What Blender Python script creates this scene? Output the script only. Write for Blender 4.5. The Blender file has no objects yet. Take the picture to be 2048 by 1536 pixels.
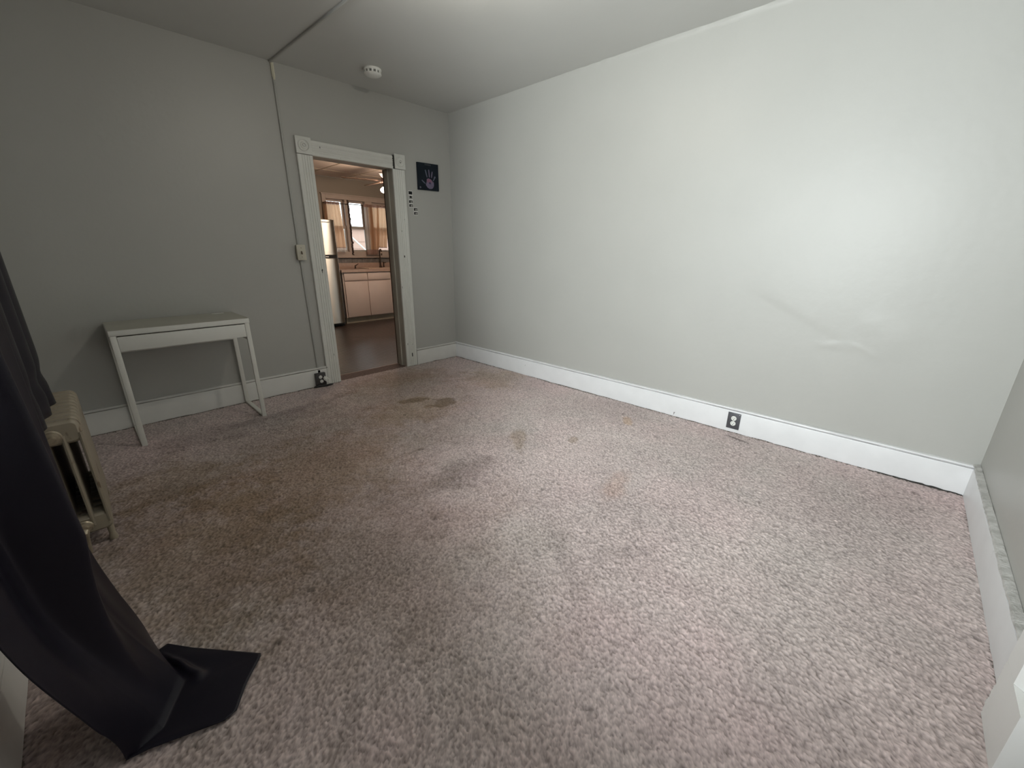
import bpy, bmesh, math, random
import numpy as np
from mathutils import Vector, Matrix

scene = bpy.context.scene
COL = scene.collection
random.seed(7)
rng = np.random.default_rng(11)
PI = math.pi

# ------------------------------------------------------------------ camera
cam_d = bpy.data.cameras.new('camera')
cam = bpy.data.objects.new('camera', cam_d)
COL.objects.link(cam)
scene.camera = cam
CAM_POS = (-3.0699, -3.8503, 1.2292)
YAW, PITCH, ROLL, FPX = -0.8123, -0.3157, -0.0085, 815.51
cy, sy = math.cos(YAW), math.sin(YAW)
Rz = Matrix(((cy, -sy, 0), (sy, cy, 0), (0, 0, 1)))
c, s = math.cos(PITCH), math.sin(PITCH)
Rx = Matrix(((1, 0, 0), (0, c, -s), (0, s, c)))
c, s = math.cos(ROLL), math.sin(ROLL)
Ry = Matrix(((c, 0, s), (0, 1, 0), (-s, 0, c)))
Rw = Rz @ Rx @ Ry
right, fwd, up = Rw.col[0], Rw.col[1], Rw.col[2]
M4 = Matrix((
    (right.x, up.x, -fwd.x, CAM_POS[0]),
    (right.y, up.y, -fwd.y, CAM_POS[1]),
    (right.z, up.z, -fwd.z, CAM_POS[2]),
    (0, 0, 0, 1)))
cam.matrix_world = M4
cam_d.sensor_fit = 'HORIZONTAL'
cam_d.sensor_width = 36.0
cam_d.lens = FPX / 2048 * 36.0
cam_d.clip_start = 0.02

# ------------------------------------------------------------------ light, world, exposure
SKY_STRENGTH = 3.2
DAY_POWER = 268.0          # daylight entering the left window, watts
BULB_STRENGTH = 470.0     # bare bulb on the ceiling
FAN_STRENGTH = 130.0       # glass globe of the kitchen fan
w = bpy.data.worlds.new('sky')
scene.world = w
w.use_nodes = True
bg = w.node_tree.nodes['Background']
bg.inputs[0].default_value = (0.93, 0.97, 1.0, 1)
bg.inputs[1].default_value = SKY_STRENGTH
ld = bpy.data.lights.new('daylight_at_left_window', 'AREA')
ld.shape = 'RECTANGLE'
ld.size, ld.size_y = 1.46, 2.12
ld.energy = DAY_POWER
ld.color = (0.945, 0.97, 1.0)
lo = bpy.data.objects.new('daylight_at_left_window', ld)
COL.objects.link(lo)
lo.location = (-3.60, -2.75, 1.54)
lo.rotation_euler = (0, -PI / 2, 0)      # faces +x, into the room
vs = scene.view_settings
vs.view_transform = 'Standard'
vs.look = 'None'
vs.gamma = 1.0
vs.exposure = 0.0
vs.use_curve_mapping = False
scene.cycles.use_denoising = True
scene.cycles.max_bounces = 10
scene.cycles.diffuse_bounces = 4
scene.cycles.transparent_max_bounces = 12
scene.cycles.sample_clamp_indirect = 6.0
scene.cycles.caustics_reflective = False
scene.cycles.caustics_refractive = False

# ------------------------------------------------------------------ materials
MATS = {}
def mat(name, col, rough=0.5, metal=0.0, spec=0.5, vary=0.0, vscale=6.0, bump=0.0, bscale=60.0,
        col2=None, emit=None, estr=0.0, coat=0.0, aniso=None, attr=None):
    if name in MATS:
        return MATS[name]
    m = bpy.data.materials.new(name)
    m.use_nodes = True
    nt = m.node_tree
    b = nt.nodes['Principled BSDF']
    b.inputs['Base Color'].default_value = (*col, 1)
    b.inputs['Roughness'].default_value = rough
    b.inputs['Metallic'].default_value = metal
    b.inputs['Specular IOR Level'].default_value = spec
    b.inputs['Coat Weight'].default_value = coat
    tc = nt.nodes.new('ShaderNodeTexCoord')
    if attr:
        a = nt.nodes.new('ShaderNodeAttribute')
        a.attribute_name = attr
        nt.links.new(a.outputs['Color'], b.inputs['Base Color'])
    elif vary > 0 or col2:
        n = nt.nodes.new('ShaderNodeTexNoise')
        n.inputs['Scale'].default_value = vscale
        n.inputs['Detail'].default_value = 5
        nt.links.new(tc.outputs['Object'], n.inputs['Vector'])
        r = nt.nodes.new('ShaderNodeValToRGB')
        r.color_ramp.elements[0].position = 0.3
        r.color_ramp.elements[1].position = 0.7
        c1 = col2 if col2 else tuple(x * (1 - vary) for x in col)
        r.color_ramp.elements[0].color = (*c1, 1)
        r.color_ramp.elements[1].color = (*col, 1)
        nt.links.new(n.outputs['Fac'], r.inputs['Fac'])
        nt.links.new(r.outputs['Color'], b.inputs['Base Color'])
    if bump > 0:
        n2 = nt.nodes.new('ShaderNodeTexNoise')
        n2.inputs['Scale'].default_value = bscale
        n2.inputs['Detail'].default_value = 4
        nt.links.new(tc.outputs['Object'], n2.inputs['Vector'])
        bp = nt.nodes.new('ShaderNodeBump')
        bp.inputs['Strength'].default_value = bump
        bp.inputs['Distance'].default_value = 0.01
        nt.links.new(n2.outputs['Fac'], bp.inputs['Height'])
        nt.links.new(bp.outputs['Normal'], b.inputs['Normal'])
    if emit:
        b.inputs['Emission Color'].default_value = (*emit, 1)
        b.inputs['Emission Strength'].default_value = estr
    MATS[name] = m
    return m

def chipped(name, col, chip, rough=0.4, scale=38.0, thr=0.68, seed=0.0, bump=0.15):
    """old gloss paint with small dark chips showing through"""
    m = mat(name, col, rough, vary=0.06, vscale=9.0)
    nt = m.node_tree
    b = nt.nodes['Principled BSDF']
    src = b.inputs['Base Color'].links[0].from_socket
    tc = next(n for n in nt.nodes if n.type == 'TEX_COORD')
    mp = nt.nodes.new('ShaderNodeMapping')
    mp.inputs['Location'].default_value = (seed, seed * 1.7, seed * 0.6)
    mp.inputs['Scale'].default_value = (1, 1, 0.45)
    nt.links.new(tc.outputs['Object'], mp.inputs['Vector'])
    n = nt.nodes.new('ShaderNodeTexNoise')
    n.inputs['Scale'].default_value = scale
    n.inputs['Detail'].default_value = 3
    nt.links.new(mp.outputs['Vector'], n.inputs['Vector'])
    r = nt.nodes.new('ShaderNodeValToRGB')
    r.color_ramp.elements[0].position = thr
    r.color_ramp.elements[1].position = thr + 0.025
    nt.links.new(n.outputs['Fac'], r.inputs['Fac'])
    mx = nt.nodes.new('ShaderNodeMix')
    mx.data_type = 'RGBA'
    nt.links.new(r.outputs['Color'], mx.inputs['Factor'])
    nt.links.new(src, mx.inputs['A'])
    mx.inputs['B'].default_value = (*chip, 1)
    nt.links.new(mx.outputs['Result'], b.inputs['Base Color'])
    bp = nt.nodes.new('ShaderNodeBump')
    bp.inputs['Strength'].default_value = bump
    bp.inputs['Distance'].default_value = 0.004
    n3 = nt.nodes.new('ShaderNodeTexNoise')
    n3.inputs['Scale'].default_value = 22
    nt.links.new(mp.outputs['Vector'], n3.inputs['Vector'])
    nt.links.new(n3.outputs['Fac'], bp.inputs['Height'])
    nt.links.new(bp.outputs['Normal'], b.inputs['Normal'])
    return m

def glass_mat(name, tint=(0.97, 0.99, 0.98)):
    m = bpy.data.materials.new(name)
    m.use_nodes = True
    nt = m.node_tree
    nt.nodes.clear()
    out = nt.nodes.new('ShaderNodeOutputMaterial')
    tr = nt.nodes.new('ShaderNodeBsdfTransparent')
    tr.inputs[0].default_value = (*tint, 1)
    gl = nt.nodes.new('ShaderNodeBsdfGlossy')
    gl.inputs['Roughness'].default_value = 0.02
    fr = nt.nodes.new('ShaderNodeFresnel')
    fr.inputs[0].default_value = 1.5
    mx = nt.nodes.new('ShaderNodeMixShader')
    nt.links.new(fr.outputs[0], mx.inputs[0])
    nt.links.new(tr.outputs[0], mx.inputs[1])
    nt.links.new(gl.outputs[0], mx.inputs[2])
    nt.links.new(mx.outputs[0], out.inputs[0])
    return m

def sheer_mat(name, col, transl=0.6, transp=0.25):
    m = bpy.data.materials.new(name)
    m.use_nodes = True
    nt = m.node_tree
    nt.nodes.clear()
    out = nt.nodes.new('ShaderNodeOutputMaterial')
    d = nt.nodes.new('ShaderNodeBsdfDiffuse')
    d.inputs[0].default_value = (*col, 1)
    t = nt.nodes.new('ShaderNodeBsdfTranslucent')
    t.inputs[0].default_value = (*col, 1)
    m1 = nt.nodes.new('ShaderNodeMixShader')
    m1.inputs[0].default_value = transl
    nt.links.new(d.outputs[0], m1.inputs[1])
    nt.links.new(t.outputs[0], m1.inputs[2])
    tr = nt.nodes.new('ShaderNodeBsdfTransparent')
    tr.inputs[0].default_value = (*[min(1, c * 1.15) for c in col], 1)
    m2 = nt.nodes.new('ShaderNodeMixShader')
    m2.inputs[0].default_value = transp
    nt.links.new(m1.outputs[0], m2.inputs[1])
    nt.links.new(tr.outputs[0], m2.inputs[2])
    nt.links.new(m2.outputs[0], out.inputs[0])
    return m

WALL = mat('grey_wall_paint', (0.432, 0.428, 0.402), 0.42, spec=0.45, vary=0.03, vscale=2.5, bump=0.10, bscale=24)
CEIL = mat('ceiling_paint', (0.60, 0.60, 0.575), 0.6, spec=0.3, vary=0.03, vscale=2.0, bump=0.08, bscale=20)
TRIM = mat('white_trim_paint', (0.74, 0.74, 0.74), 0.38, vary=0.04, vscale=7, bump=0.10, bscale=30)
CASING = chipped('old_casing_paint', (0.70, 0.70, 0.66), (0.05, 0.045, 0.04), thr=0.735, scale=30)
BASE_CHIP = chipped('baseboard_paint', (0.74, 0.74, 0.745), (0.10, 0.09, 0.085), thr=0.76, scale=26, seed=3.1)
BASE_DULL = chipped('baseboard_back_paint', (0.70, 0.69, 0.66), (0.10, 0.09, 0.085), thr=0.77, scale=26, seed=5.1)
JAMB = mat('jamb_paint', (0.56, 0.54, 0.48), 0.45, vary=0.15, vscale=5, bump=0.1)
DARK_GAP = mat('dark_gap', (0.03, 0.028, 0.025), 0.9)
DESK = mat('desk_white', (0.72, 0.72, 0.68), 0.40, vary=0.03, vscale=4, bump=0.04, bscale=90)
DESK_STEEL = mat('desk_white_steel', (0.72, 0.71, 0.66), 0.35, vary=0.05, vscale=12)
BLACK_SATIN = mat('black_satin', (0.010, 0.0085, 0.0145), 0.42, spec=0.22, bump=0.04, bscale=400)
RAD = chipped('radiator_paint', (0.30, 0.255, 0.19), (0.14, 0.10, 0.065), rough=0.42, thr=0.64, scale=16)
RAD_VALVE = mat('radiator_brass', (0.45, 0.38, 0.28), 0.35, metal=0.6, vary=0.3, vscale=30)
IVORY = mat('ivory_plastic', (0.55, 0.52, 0.43), 0.4, vary=0.05, vscale=20)
CREAM = mat('cream_fitting', (0.66, 0.63, 0.50), 0.4, vary=0.05, vscale=20)
GREY_PLATE = mat('grey_metal_plate', (0.10, 0.10, 0.11), 0.45, metal=0.3, vary=0.25, vscale=40)
DARK_PLATE = mat('dark_metal_box', (0.055, 0.05, 0.05), 0.5, vary=0.3, vscale=40)
WHITE_PL = mat('white_plastic', (0.80, 0.80, 0.76), 0.35, vary=0.03, vscale=20)
SLOT = mat('slot_black', (0.015, 0.015, 0.015), 0.8)
STEEL_SCREW = mat('screw_metal', (0.6, 0.6, 0.58), 0.35, metal=0.9)
RUBBER = mat('black_rubber', (0.012, 0.012, 0.012), 0.55)
CANVAS = mat('navy_canvas', (0.013, 0.019, 0.027), 0.7, spec=0.15, vary=0.3, vscale=14, bump=0.1, bscale=300)
FRIDGE = mat('brushed_steel', (0.62, 0.62, 0.57), 0.44, metal=1.0, vary=0.05, vscale=3)
FRIDGE.node_tree.nodes['Principled BSDF'].inputs['Anisotropic'].default_value = 0.92
FRIDGE.node_tree.nodes['Principled BSDF'].inputs['Anisotropic Rotation'].default_value = 0.25
_tg = FRIDGE.node_tree.nodes.new('ShaderNodeTangent')
_tg.direction_type = 'RADIAL'
_tg.axis = 'Z'
FRIDGE.node_tree.links.new(_tg.outputs[0], FRIDGE.node_tree.nodes['Principled BSDF'].inputs['Tangent'])
FRIDGE_SIDE = mat('fridge_grey_side', (0.10, 0.10, 0.10), 0.45)
CAB = mat('kitchen_cabinet_paint', (0.66, 0.55, 0.49), 0.4, vary=0.05, vscale=4)
TOE = mat('toe_board', (0.42, 0.37, 0.28), 0.5, vary=0.2, vscale=8)
COUNTER = mat('laminate_counter', (0.46, 0.33, 0.26), 0.3, vary=0.12, vscale=25)
SINK = mat('sink_enamel', (0.60, 0.46, 0.36), 0.25)
FAUCET = mat('faucet_dark_metal', (0.10, 0.075, 0.06), 0.3, metal=0.8)
TILE = mat('backsplash_tile', (0.24, 0.22, 0.20), 0.35, vary=0.4, vscale=18)
KWALL = mat('kitchen_wall_paint', (0.30, 0.26, 0.21), 0.55, vary=0.05, vscale=3)
KWIN = mat('kitchen_window_paint', (0.50, 0.42, 0.36), 0.45, vary=0.1, vscale=9)
KDARK = mat('rotten_dark_strip', (0.045, 0.025, 0.02), 0.7, vary=0.4, vscale=40)
KCEIL = mat('kitchen_ceiling_tile', (0.78, 0.67, 0.59), 0.7, vary=0.05, vscale=5)
KGRID = mat('ceiling_grid_strip', (0.62, 0.52, 0.40), 0.6)
KFLOOR = mat('dark_floor_boards', (0.055, 0.038, 0.033), 0.22, spec=0.4, col2=(0.035, 0.026, 0.023), vscale=7)
KFLOOR.node_tree.nodes['Principled BSDF'].inputs['Roughness'].default_value = 0.30
FAN_WOOD = mat('fan_blade_wood', (0.20, 0.13, 0.095), 0.5, vary=0.2, vscale=20)
FAN_BRASS = mat('fan_bronze', (0.05, 0.028, 0.022), 0.6, spec=0.2)
GLOBE = mat('fan_glass_globe', (0.9, 0.85, 0.75), 0.4, emit=(1.0, 0.77, 0.59), estr=FAN_STRENGTH)
BULB = mat('bulb_glow', (0.9, 0.9, 0.9), 0.4, emit=(1.0, 0.93, 0.80), estr=BULB_STRENGTH)
PORCELAIN = mat('porcelain', (0.8, 0.79, 0.75), 0.25)
SHEER = sheer_mat('sheer_tan_voile', (0.74, 0.51, 0.34), 0.68, 0.10)
SHEER_PALE = sheer_mat('sheer_pale_edge', (0.72, 0.66, 0.60), 0.60, 0.35)
SHEER_HEM = sheer_mat('sheer_hem', (0.40, 0.27, 0.22), 0.4, 0.05)
GLASS = glass_mat('window_glass')
SIDING = mat('pink_siding', (0.52, 0.36, 0.30), 0.7, vary=0.1, vscale=3)
RAIL_W = mat('white_rail', (0.85, 0.82, 0.78), 0.5)
DOOR_W = mat('white_door_paint', (0.78, 0.78, 0.76), 0.4, vary=0.04, vscale=6, bump=0.08)
LED = mat('handle_label', (0.9, 0.9, 0.9), 0.4)
PAPER_W = mat('photo_paper', (0.72, 0.71, 0.68), 0.5, vary=0.1, vscale=60)
PHOTO_D = mat('photo_dark_print', (0.012, 0.012, 0.013), 0.5, spec=0.15)
PHOTO_L = mat('photo_face_print', (0.40, 0.39, 0.36), 0.4, vary=0.5, vscale=120)
SOIL = mat('window_ledge_board', (0.74, 0.74, 0.72), 0.45)

# ------------------------------------------------------------------ mesh helpers (all vertices in world coordinates)
class MB:
    def __init__(self):
        self.v, self.f = [], []
    def add(self, vs_, fs):
        o = len(self.v)
        self.v += [tuple(p) for p in vs_]
        self.f += [tuple(i + o for i in f) for f in fs]
        return self
    def box(self, a, b, bev=0.0):
        a = [min(p, q) for p, q in zip(a, b)], [max(p, q) for p, q in zip(a, b)]
        (x0, y0, z0), (x1, y1, z1) = a
        bm = bmesh.new()
        vs_ = [bm.verts.new(p) for p in ((x0, y0, z0), (x1, y0, z0), (x1, y1, z0), (x0, y1, z0),
                                         (x0, y0, z1), (x1, y0, z1), (x1, y1, z1), (x0, y1, z1))]
        for q in ((3, 2, 1, 0), (4, 5, 6, 7), (0, 1, 5, 4), (1, 2, 6, 5), (2, 3, 7, 6), (3, 0, 4, 7)):
            bm.faces.new([vs_[i] for i in q])
        if bev > 0:
            bev = min(bev, 0.45 * min(x1 - x0, y1 - y0, z1 - z0))
            bmesh.ops.bevel(bm, geom=list(bm.edges), offset=bev, segments=2, affect='EDGES', profile=0.5)
        return self._bm(bm)
    def _bm(self, bm):
        bm.verts.index_update()
        self.add([v.co[:] for v in bm.verts], [[v.index for v in f.verts] for f in bm.faces])
        bm.free()
        return self
    def sweep(self, prof, path, closed_prof=True, cap=True):
        """prof: function(i, point) giving list of points, or list of rings"""
        rings = path
        n = len(rings[0])
        base = len(self.v)
        for r in rings:
            self.v += [tuple(p) for p in r]
        for i in range(len(rings) - 1):
            for j in range(n if closed_prof else n - 1):
                k = (j + 1) % n
                self.f.append((base + i * n + j, base + i * n + k, base + (i + 1) * n + k, base + (i + 1) * n + j))
        if cap:
            self.f.append(tuple(base + j for j in range(n))[::-1])
            self.f.append(tuple(base + (len(rings) - 1) * n + j for j in range(n)))
        return self
    def prism(self, pts2, axis, a, b):
        """extrude a 2D outline along an axis; pts2 are the two other coords in x,y,z order"""
        def mk(p, t):
            return {'x': (t, p[0], p[1]), 'y': (p[0], t, p[1]), 'z': (p[0], p[1], t)}[axis]
        return self.sweep(None, [[mk(p, a) for p in pts2], [mk(p, b) for p in pts2]])
    def tube(self, pts, r, n=8, cap=True):
        P = [Vector(p) for p in pts]
        rings = []
        prev = None
        for i, p in enumerate(P):
            t = (P[min(i + 1, len(P) - 1)] - P[max(i - 1, 0)]).normalized()
            if prev is None:
                a = Vector((0, 0, 1)) if abs(t.z) < 0.9 else Vector((1, 0, 0))
                u = t.cross(a).normalized()
            else:
                u = (prev - t * prev.dot(t)).normalized()
            prev = u
            v2 = t.cross(u)
            rr = r[i] if isinstance(r, (list, tuple)) else r
            rings.append([p + (u * math.cos(2 * PI * k / n) + v2 * math.sin(2 * PI * k / n)) * rr for k in range(n)])
        return self.sweep(None, rings, cap=cap)
    def lathe(self, prof, c, axis='z', n=24):
        rings = []
        for r, h in prof:
            ring = []
            for k in range(n):
                a = 2 * PI * k / n
                u, v2 = r * math.cos(a), r * math.sin(a)
                if axis == 'z': ring.append((c[0] + u, c[1] + v2, c[2] + h))
                elif axis == 'y': ring.append((c[0] + u, c[1] + h, c[2] + v2))
                else: ring.append((c[0] + h, c[1] + u, c[2] + v2))
            rings.append(ring)
        return self.sweep(None, rings)
    def grid(self, fn, nu, nv):
        base = len(self.v)
        for i in range(nu + 1):
            for j in range(nv + 1):
                self.v.append(tuple(fn(i / nu, j / nv)))
        for i in range(nu):
            for j in range(nv):
                a = base + i * (nv + 1) + j
                self.f.append((a, a + nv + 1, a + nv + 2, a + 1))
        return self

def wloc(o):
    l = Vector((0, 0, 0))
    while o:
        l += o.location
        o = o.parent
    return l

def meta(o, label=None, cat=None, group=None, kind=None):
    if label: o['label'] = label
    if cat: o['category'] = cat
    if group: o['group'] = group
    if kind: o['kind'] = kind
    return o

def build(name, mb, material, parent=None, smooth=False, label=None, cat=None, group=None, kind=None):
    me = bpy.data.meshes.new(name)
    vs_ = np.array(mb.v, dtype=float)
    if parent is not None:
        off = wloc(parent)
    else:
        lo_, hi_ = vs_.min(0), vs_.max(0)
        off = Vector(((lo_[0] + hi_[0]) / 2, (lo_[1] + hi_[1]) / 2, lo_[2]))
    vs_ = vs_ - np.array(off[:])
    me.from_pydata(vs_.tolist(), [], mb.f)
    bm = bmesh.new()
    bm.from_mesh(me)
    bmesh.ops.recalc_face_normals(bm, faces=bm.faces)
    bm.to_mesh(me)
    bm.free()
    if smooth is not False:
        me.polygons.foreach_set('use_smooth', [True] * len(me.polygons))
        if smooth is not True:
            me.set_sharp_from_angle(angle=smooth)
    me.materials.append(material)
    o = bpy.data.objects.new(name, me)
    COL.objects.link(o)
    if parent is not None:
        o.parent = parent
    else:
        o.location = off
    return meta(o, label, cat, group, kind)

def thing(name, label, cat, loc, group=None, kind=None):
    o = bpy.data.objects.new(name, None)
    o.empty_display_size = 0.1
    COL.objects.link(o)
    o.location = loc
    return meta(o, label, cat, group, kind)

SM = math.radians(35)
def B(a, b, bev=0.0):
    return MB().box(a, b, bev)

# ================================================================== STRUCTURE
XL, YF, H, T = -3.44, -4.323, 2.571, 0.17     # left wall, front wall, ceiling height, back wall thickness
DX0, DX1, DZ = -1.459, -0.708, 1.975          # doorway in the back wall
WY0, WY1, WZ0, WZ1 = -3.84, -1.66, 0.78, 2.30 # window in the left wall
KX0, KX1, KY, KH = -2.3, 2.7, 3.67, 2.395     # kitchen

# ---- carpeted floor
fl = build('floor', B((XL - .1, YF - .1, -0.12), (0.1, T, -0.004)), mat('floor_underlay', (0.2, 0.17, 0.15), 0.9),
           label='mauve grey wall to wall carpet floor of the empty room', cat='floor', kind='structure')

def fbm(nx, ny, cell, seed):
    r = np.random.default_rng(seed)
    gx, gy = int(nx / cell) + 3, int(ny / cell) + 3
    g = r.random((gx, gy))
    X = np.linspace(0, nx / cell, nx); Y = np.linspace(0, ny / cell, ny)
    xi, yi = X.astype(int), Y.astype(int)
    fx, fy = X - xi, Y - yi
    fx, fy = fx * fx * (3 - 2 * fx), fy * fy * (3 - 2 * fy)
    a = g[np.ix_(xi, yi)]; b = g[np.ix_(xi + 1, yi)]; c_ = g[np.ix_(xi, yi + 1)]; d = g[np.ix_(xi + 1, yi + 1)]
    fx, fy = fx[:, None], fy[None, :]
    return (a * (1 - fx) + b * fx) * (1 - fy) + (c_ * (1 - fx) + d * fx) * fy

PITCH_C = 0.0043
x0, x1, y0, y1 = XL + 0.004, -0.004, YF + 0.004, -0.004
nx, ny = int((x1 - x0) / PITCH_C), int((y1 - y0) / PITCH_C)
gx = np.linspace(x0, x1, nx); gy = np.linspace(y0, y1, ny)
GX, GY = np.meshgrid(gx, gy, indexing='ij')
tuft = fbm(nx, ny, 1.45, 1) * 0.7 + fbm(nx, ny, 2.6, 2) * 0.25 + rng.random((nx, ny)) * 0.40
tuft -= tuft.mean()
Z = tuft * 0.0080 + (fbm(nx, ny, 60, 3) - 0.5) * 0.004 + 0.001
edge = np.minimum(np.minimum(GX - x0, -0.02 - GX), np.minimum(GY - y0, -0.02 - GY))
inDoor = (GX > DX0) & (GX < DX1)
edge = np.where(inDoor, np.minimum(GX - x0, GY - y0), edge)
Z -= np.clip((0.035 - edge) / 0.035, 0, 1) * 0.006
# colour: mauve beige, blotches, pile flecks, spills and painted floor shade
base = np.array([0.525, 0.438, 0.422])
colr = np.ones((nx, ny, 3)) * base
blot = (fbm(nx, ny, 150, 5) * .5 + fbm(nx, ny, 60, 6) * .3 + fbm(nx, ny, 24, 7) * .2) - 0.5
hue = fbm(nx, ny, 110, 8) * .6 + fbm(nx, ny, 40, 9) * .4 - 0.5
colr *= (1 + blot * 0.34)[..., None]
colr[..., 0] *= 1 + hue * 0.09
colr[..., 1] *= 1 - hue * 0.03
colr *= np.clip(1 + tuft * 1.0, .25, 1.7)[..., None]
wob = (fbm(nx, ny, 26, 21) * .45 + fbm(nx, ny, 10, 22) * .3 + fbm(nx, ny, 4, 23) * .25 - .5) * 1.5
def stain_or_shade(cx, cy_, rx, ry, dark, ang=0.0, soft=0.35, tint=(1, 1, 1), k=0.9):
    ca, sa = math.cos(ang), math.sin(ang)
    u = ((GX - cx) * ca + (GY - cy_) * sa) / rx
    v_ = (-(GX - cx) * sa + (GY - cy_) * ca) / ry
    d = np.sqrt(u * u + v_ * v_) + wob * k
    m = np.clip((1.0 - d) / (soft * 1.8) + 0.5, 0, 1); m = (m * m * (3 - 2 * m) * .85)[..., None]
    colr[:] = colr * (1 - m) + colr * np.array(tint) * dark * m
BR = (1.03, 0.98, 0.87)
# shade of the left floor painted into the carpet colour, plus traffic soil
stain_or_shade(-2.75, -1.75, .85, .95, .62, 0.0, .9, (1.02, .985, .93), k=.6)
stain_or_shade(-1.9, -1.35, 1.0, .7, .82, 0.5, .9, (1.02, .99, .95), k=.6)
stain_or_shade(-1.1, -0.7, .7, .55, .80, 0.9, .9, (1.02, .99, .95), k=.6)
stain_or_shade(-2.4, -2.5, .5, .6, .86, 0.3, .9, (1.02, .99, .95), k=.6)
stain_or_shade(-1.11, -1.21, .12, .085, .52, 0.3, .25, BR, k=.5)
stain_or_shade(-1.28, -0.98, .13, .05, .58, -0.4, .3, BR, k=.6)
stain_or_shade(-1.26, -1.20, .06, .04, .65, 0, .3, BR, k=.5)
stain_or_shade(-1.40, -1.15, .35, .25, .90, 0, .6, BR)
stain_or_shade(-1.72, -2.19, .22, .14, .76, 0.4, .6)
stain_or_shade(-1.19, -2.14, .18, .05, .76, 0.75, .4, BR)
stain_or_shade(-0.94, -2.41, .05, .03, .72, 0.5, .4, BR)
stain_or_shade(-1.24, -2.92, .16, .06, .86, 0.2, .6, (1.08, .97, .91))
stain_or_shade(-0.37, -2.51, .07, .03, .84, 0.6, .5, (1.12, 1, .82))
stain_or_shade(-1.45, -3.15, .10, .02, .84, 0.3, .4)
stain_or_shade(-1.9, -3.06, .24, .04, .84, 0.9, .5)
stain_or_shade(-1.67, -3.21, .18, .04, .84, -.6, .5)
stain_or_shade(-2.81, -3.00, .09, .025, .80, 0.7, .6)
stain_or_shade(-1.82, -3.97, .06, .015, .80, -.5, .6)
stain_or_shade(-2.17, -2.94, .26, .18, .90, 0, .7)
stain_or_shade(-2.4, -0.57, .5, .16, .80, 0.0, .6)
stain_or_shade(-2.94, -1.15, .30, .25, .82, 0.0, .6, BR)
stain_or_shade(-2.9, -1.9, .35, .5, .80, 0.0, .6, BR)
stain_or_shade(-2.35, -1.6, .5, .35, .88, 0.4, .7, BR)
stain_or_shade(-2.1, -0.5, .4, .07, .80, 0.1, .5)
stain_or_shade(-1.0, -0.35, .45, .25, .82, 0.0, .7, BR)
stain_or_shade(-0.35, -1.0, .3, .3, .88, 0, .7, BR)
stain_or_shade(-0.13, -3.22, .07, .012, .30, 1.35, .4, k=.3)
stain_or_shade(-0.55, -3.85, .5, .25, .88, 0.2, .7)
stain_or_shade(-1.555, -4.13, .010, .13, .80, 0.12, .6, k=.4)
for _ in range(70):
    stain_or_shade(rng.uniform(x0, x1), rng.uniform(y0, y1), rng.uniform(.006, .02), rng.uniform(.006, .014), rng.uniform(.45, .75), rng.uniform(0, 3), .5)
for _ in range(45):
    stain_or_shade(rng.uniform(x0, x1), rng.uniform(y0, y1), rng.uniform(.003, .008), rng.uniform(.003, .012), rng.uniform(1.3, 1.8), rng.uniform(0, 3), .5)
colr = np.clip(colr, 0.01, 0.9)
me = bpy.data.meshes.new('carpet_pile')
V = np.stack([GX, GY, Z], -1).reshape(-1, 3).astype(np.float32)
idx = np.arange(nx * ny).reshape(nx, ny)
F = np.stack([idx[:-1, :-1], idx[1:, :-1], idx[1:, 1:], idx[:-1, 1:]], -1).reshape(-1, 4)
me.vertices.add(len(V)); me.vertices.foreach_set('co', (V - np.array(fl.location[:], dtype=np.float32)).ravel())
me.loops.add(F.size); me.loops.foreach_set('vertex_index', F.ravel().astype(np.int32))
me.polygons.add(len(F)); me.polygons.foreach_set('loop_start', (np.arange(len(F)) * 4).astype(np.int32))
me.update(calc_edges=True)
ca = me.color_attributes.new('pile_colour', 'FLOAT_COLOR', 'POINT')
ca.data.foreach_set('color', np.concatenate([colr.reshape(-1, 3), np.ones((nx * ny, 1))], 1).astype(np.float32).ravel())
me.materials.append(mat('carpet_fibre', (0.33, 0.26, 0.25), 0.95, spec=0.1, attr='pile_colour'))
cp = bpy.data.objects.new('carpet_pile', me)
COL.objects.link(cp)
cp.parent = fl
cp['kind'] = 'stuff'
# carpet strip inside the doorway
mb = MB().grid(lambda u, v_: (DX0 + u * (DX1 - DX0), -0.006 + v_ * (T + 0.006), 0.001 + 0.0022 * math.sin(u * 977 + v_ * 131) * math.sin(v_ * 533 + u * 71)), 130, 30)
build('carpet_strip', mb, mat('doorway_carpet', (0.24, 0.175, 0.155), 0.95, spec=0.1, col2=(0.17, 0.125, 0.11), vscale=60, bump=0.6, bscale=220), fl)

# ---- walls and ceiling
mb = MB()
mb.box((XL - .1, 0, 0), (DX0 - .02, T, H)).box((DX1 + .02, 0, 0), (0.12, T, H)).box((DX0 - .02, 0, DZ + .02), (DX1 + .02, T, H))
build('wall_back', mb, WALL, label='grey painted back wall with the doorway to the kitchen', cat='wall', kind='structure')
mb = MB()
mb.box((XL - .14, YF - .1, 0), (XL, WY0, H)).box((XL - .14, WY1, 0), (XL, 0.0, H))
mb.box((XL - .14, WY0, 0), (XL, WY1, WZ0)).box((XL - .14, WY0, WZ1), (XL, WY1, H))
build('wall_left', mb, WALL, label='grey left wall behind the radiator and black curtains', cat='wall', kind='structure')
build('ceiling', B((XL - .14, YF - .1, H), (0.12, T, H + .1)), CEIL,
      label='plain grey white painted ceiling of the empty room', cat='ceiling', kind='structure')
FD0, FD1, FDZ = -2.46, -1.76, 2.02
mb = MB()
mb.box((XL - .1, YF - .12, 0), (FD0, YF, H)).box((FD1, YF - .12, 0), (0.12, YF, H)).box((FD0, YF - .12, FDZ), (FD1, YF, H))
build('wall_front', mb, WALL, label='narrow strip of shaded grey wall at the far right', cat='wall', kind='structure')

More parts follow.
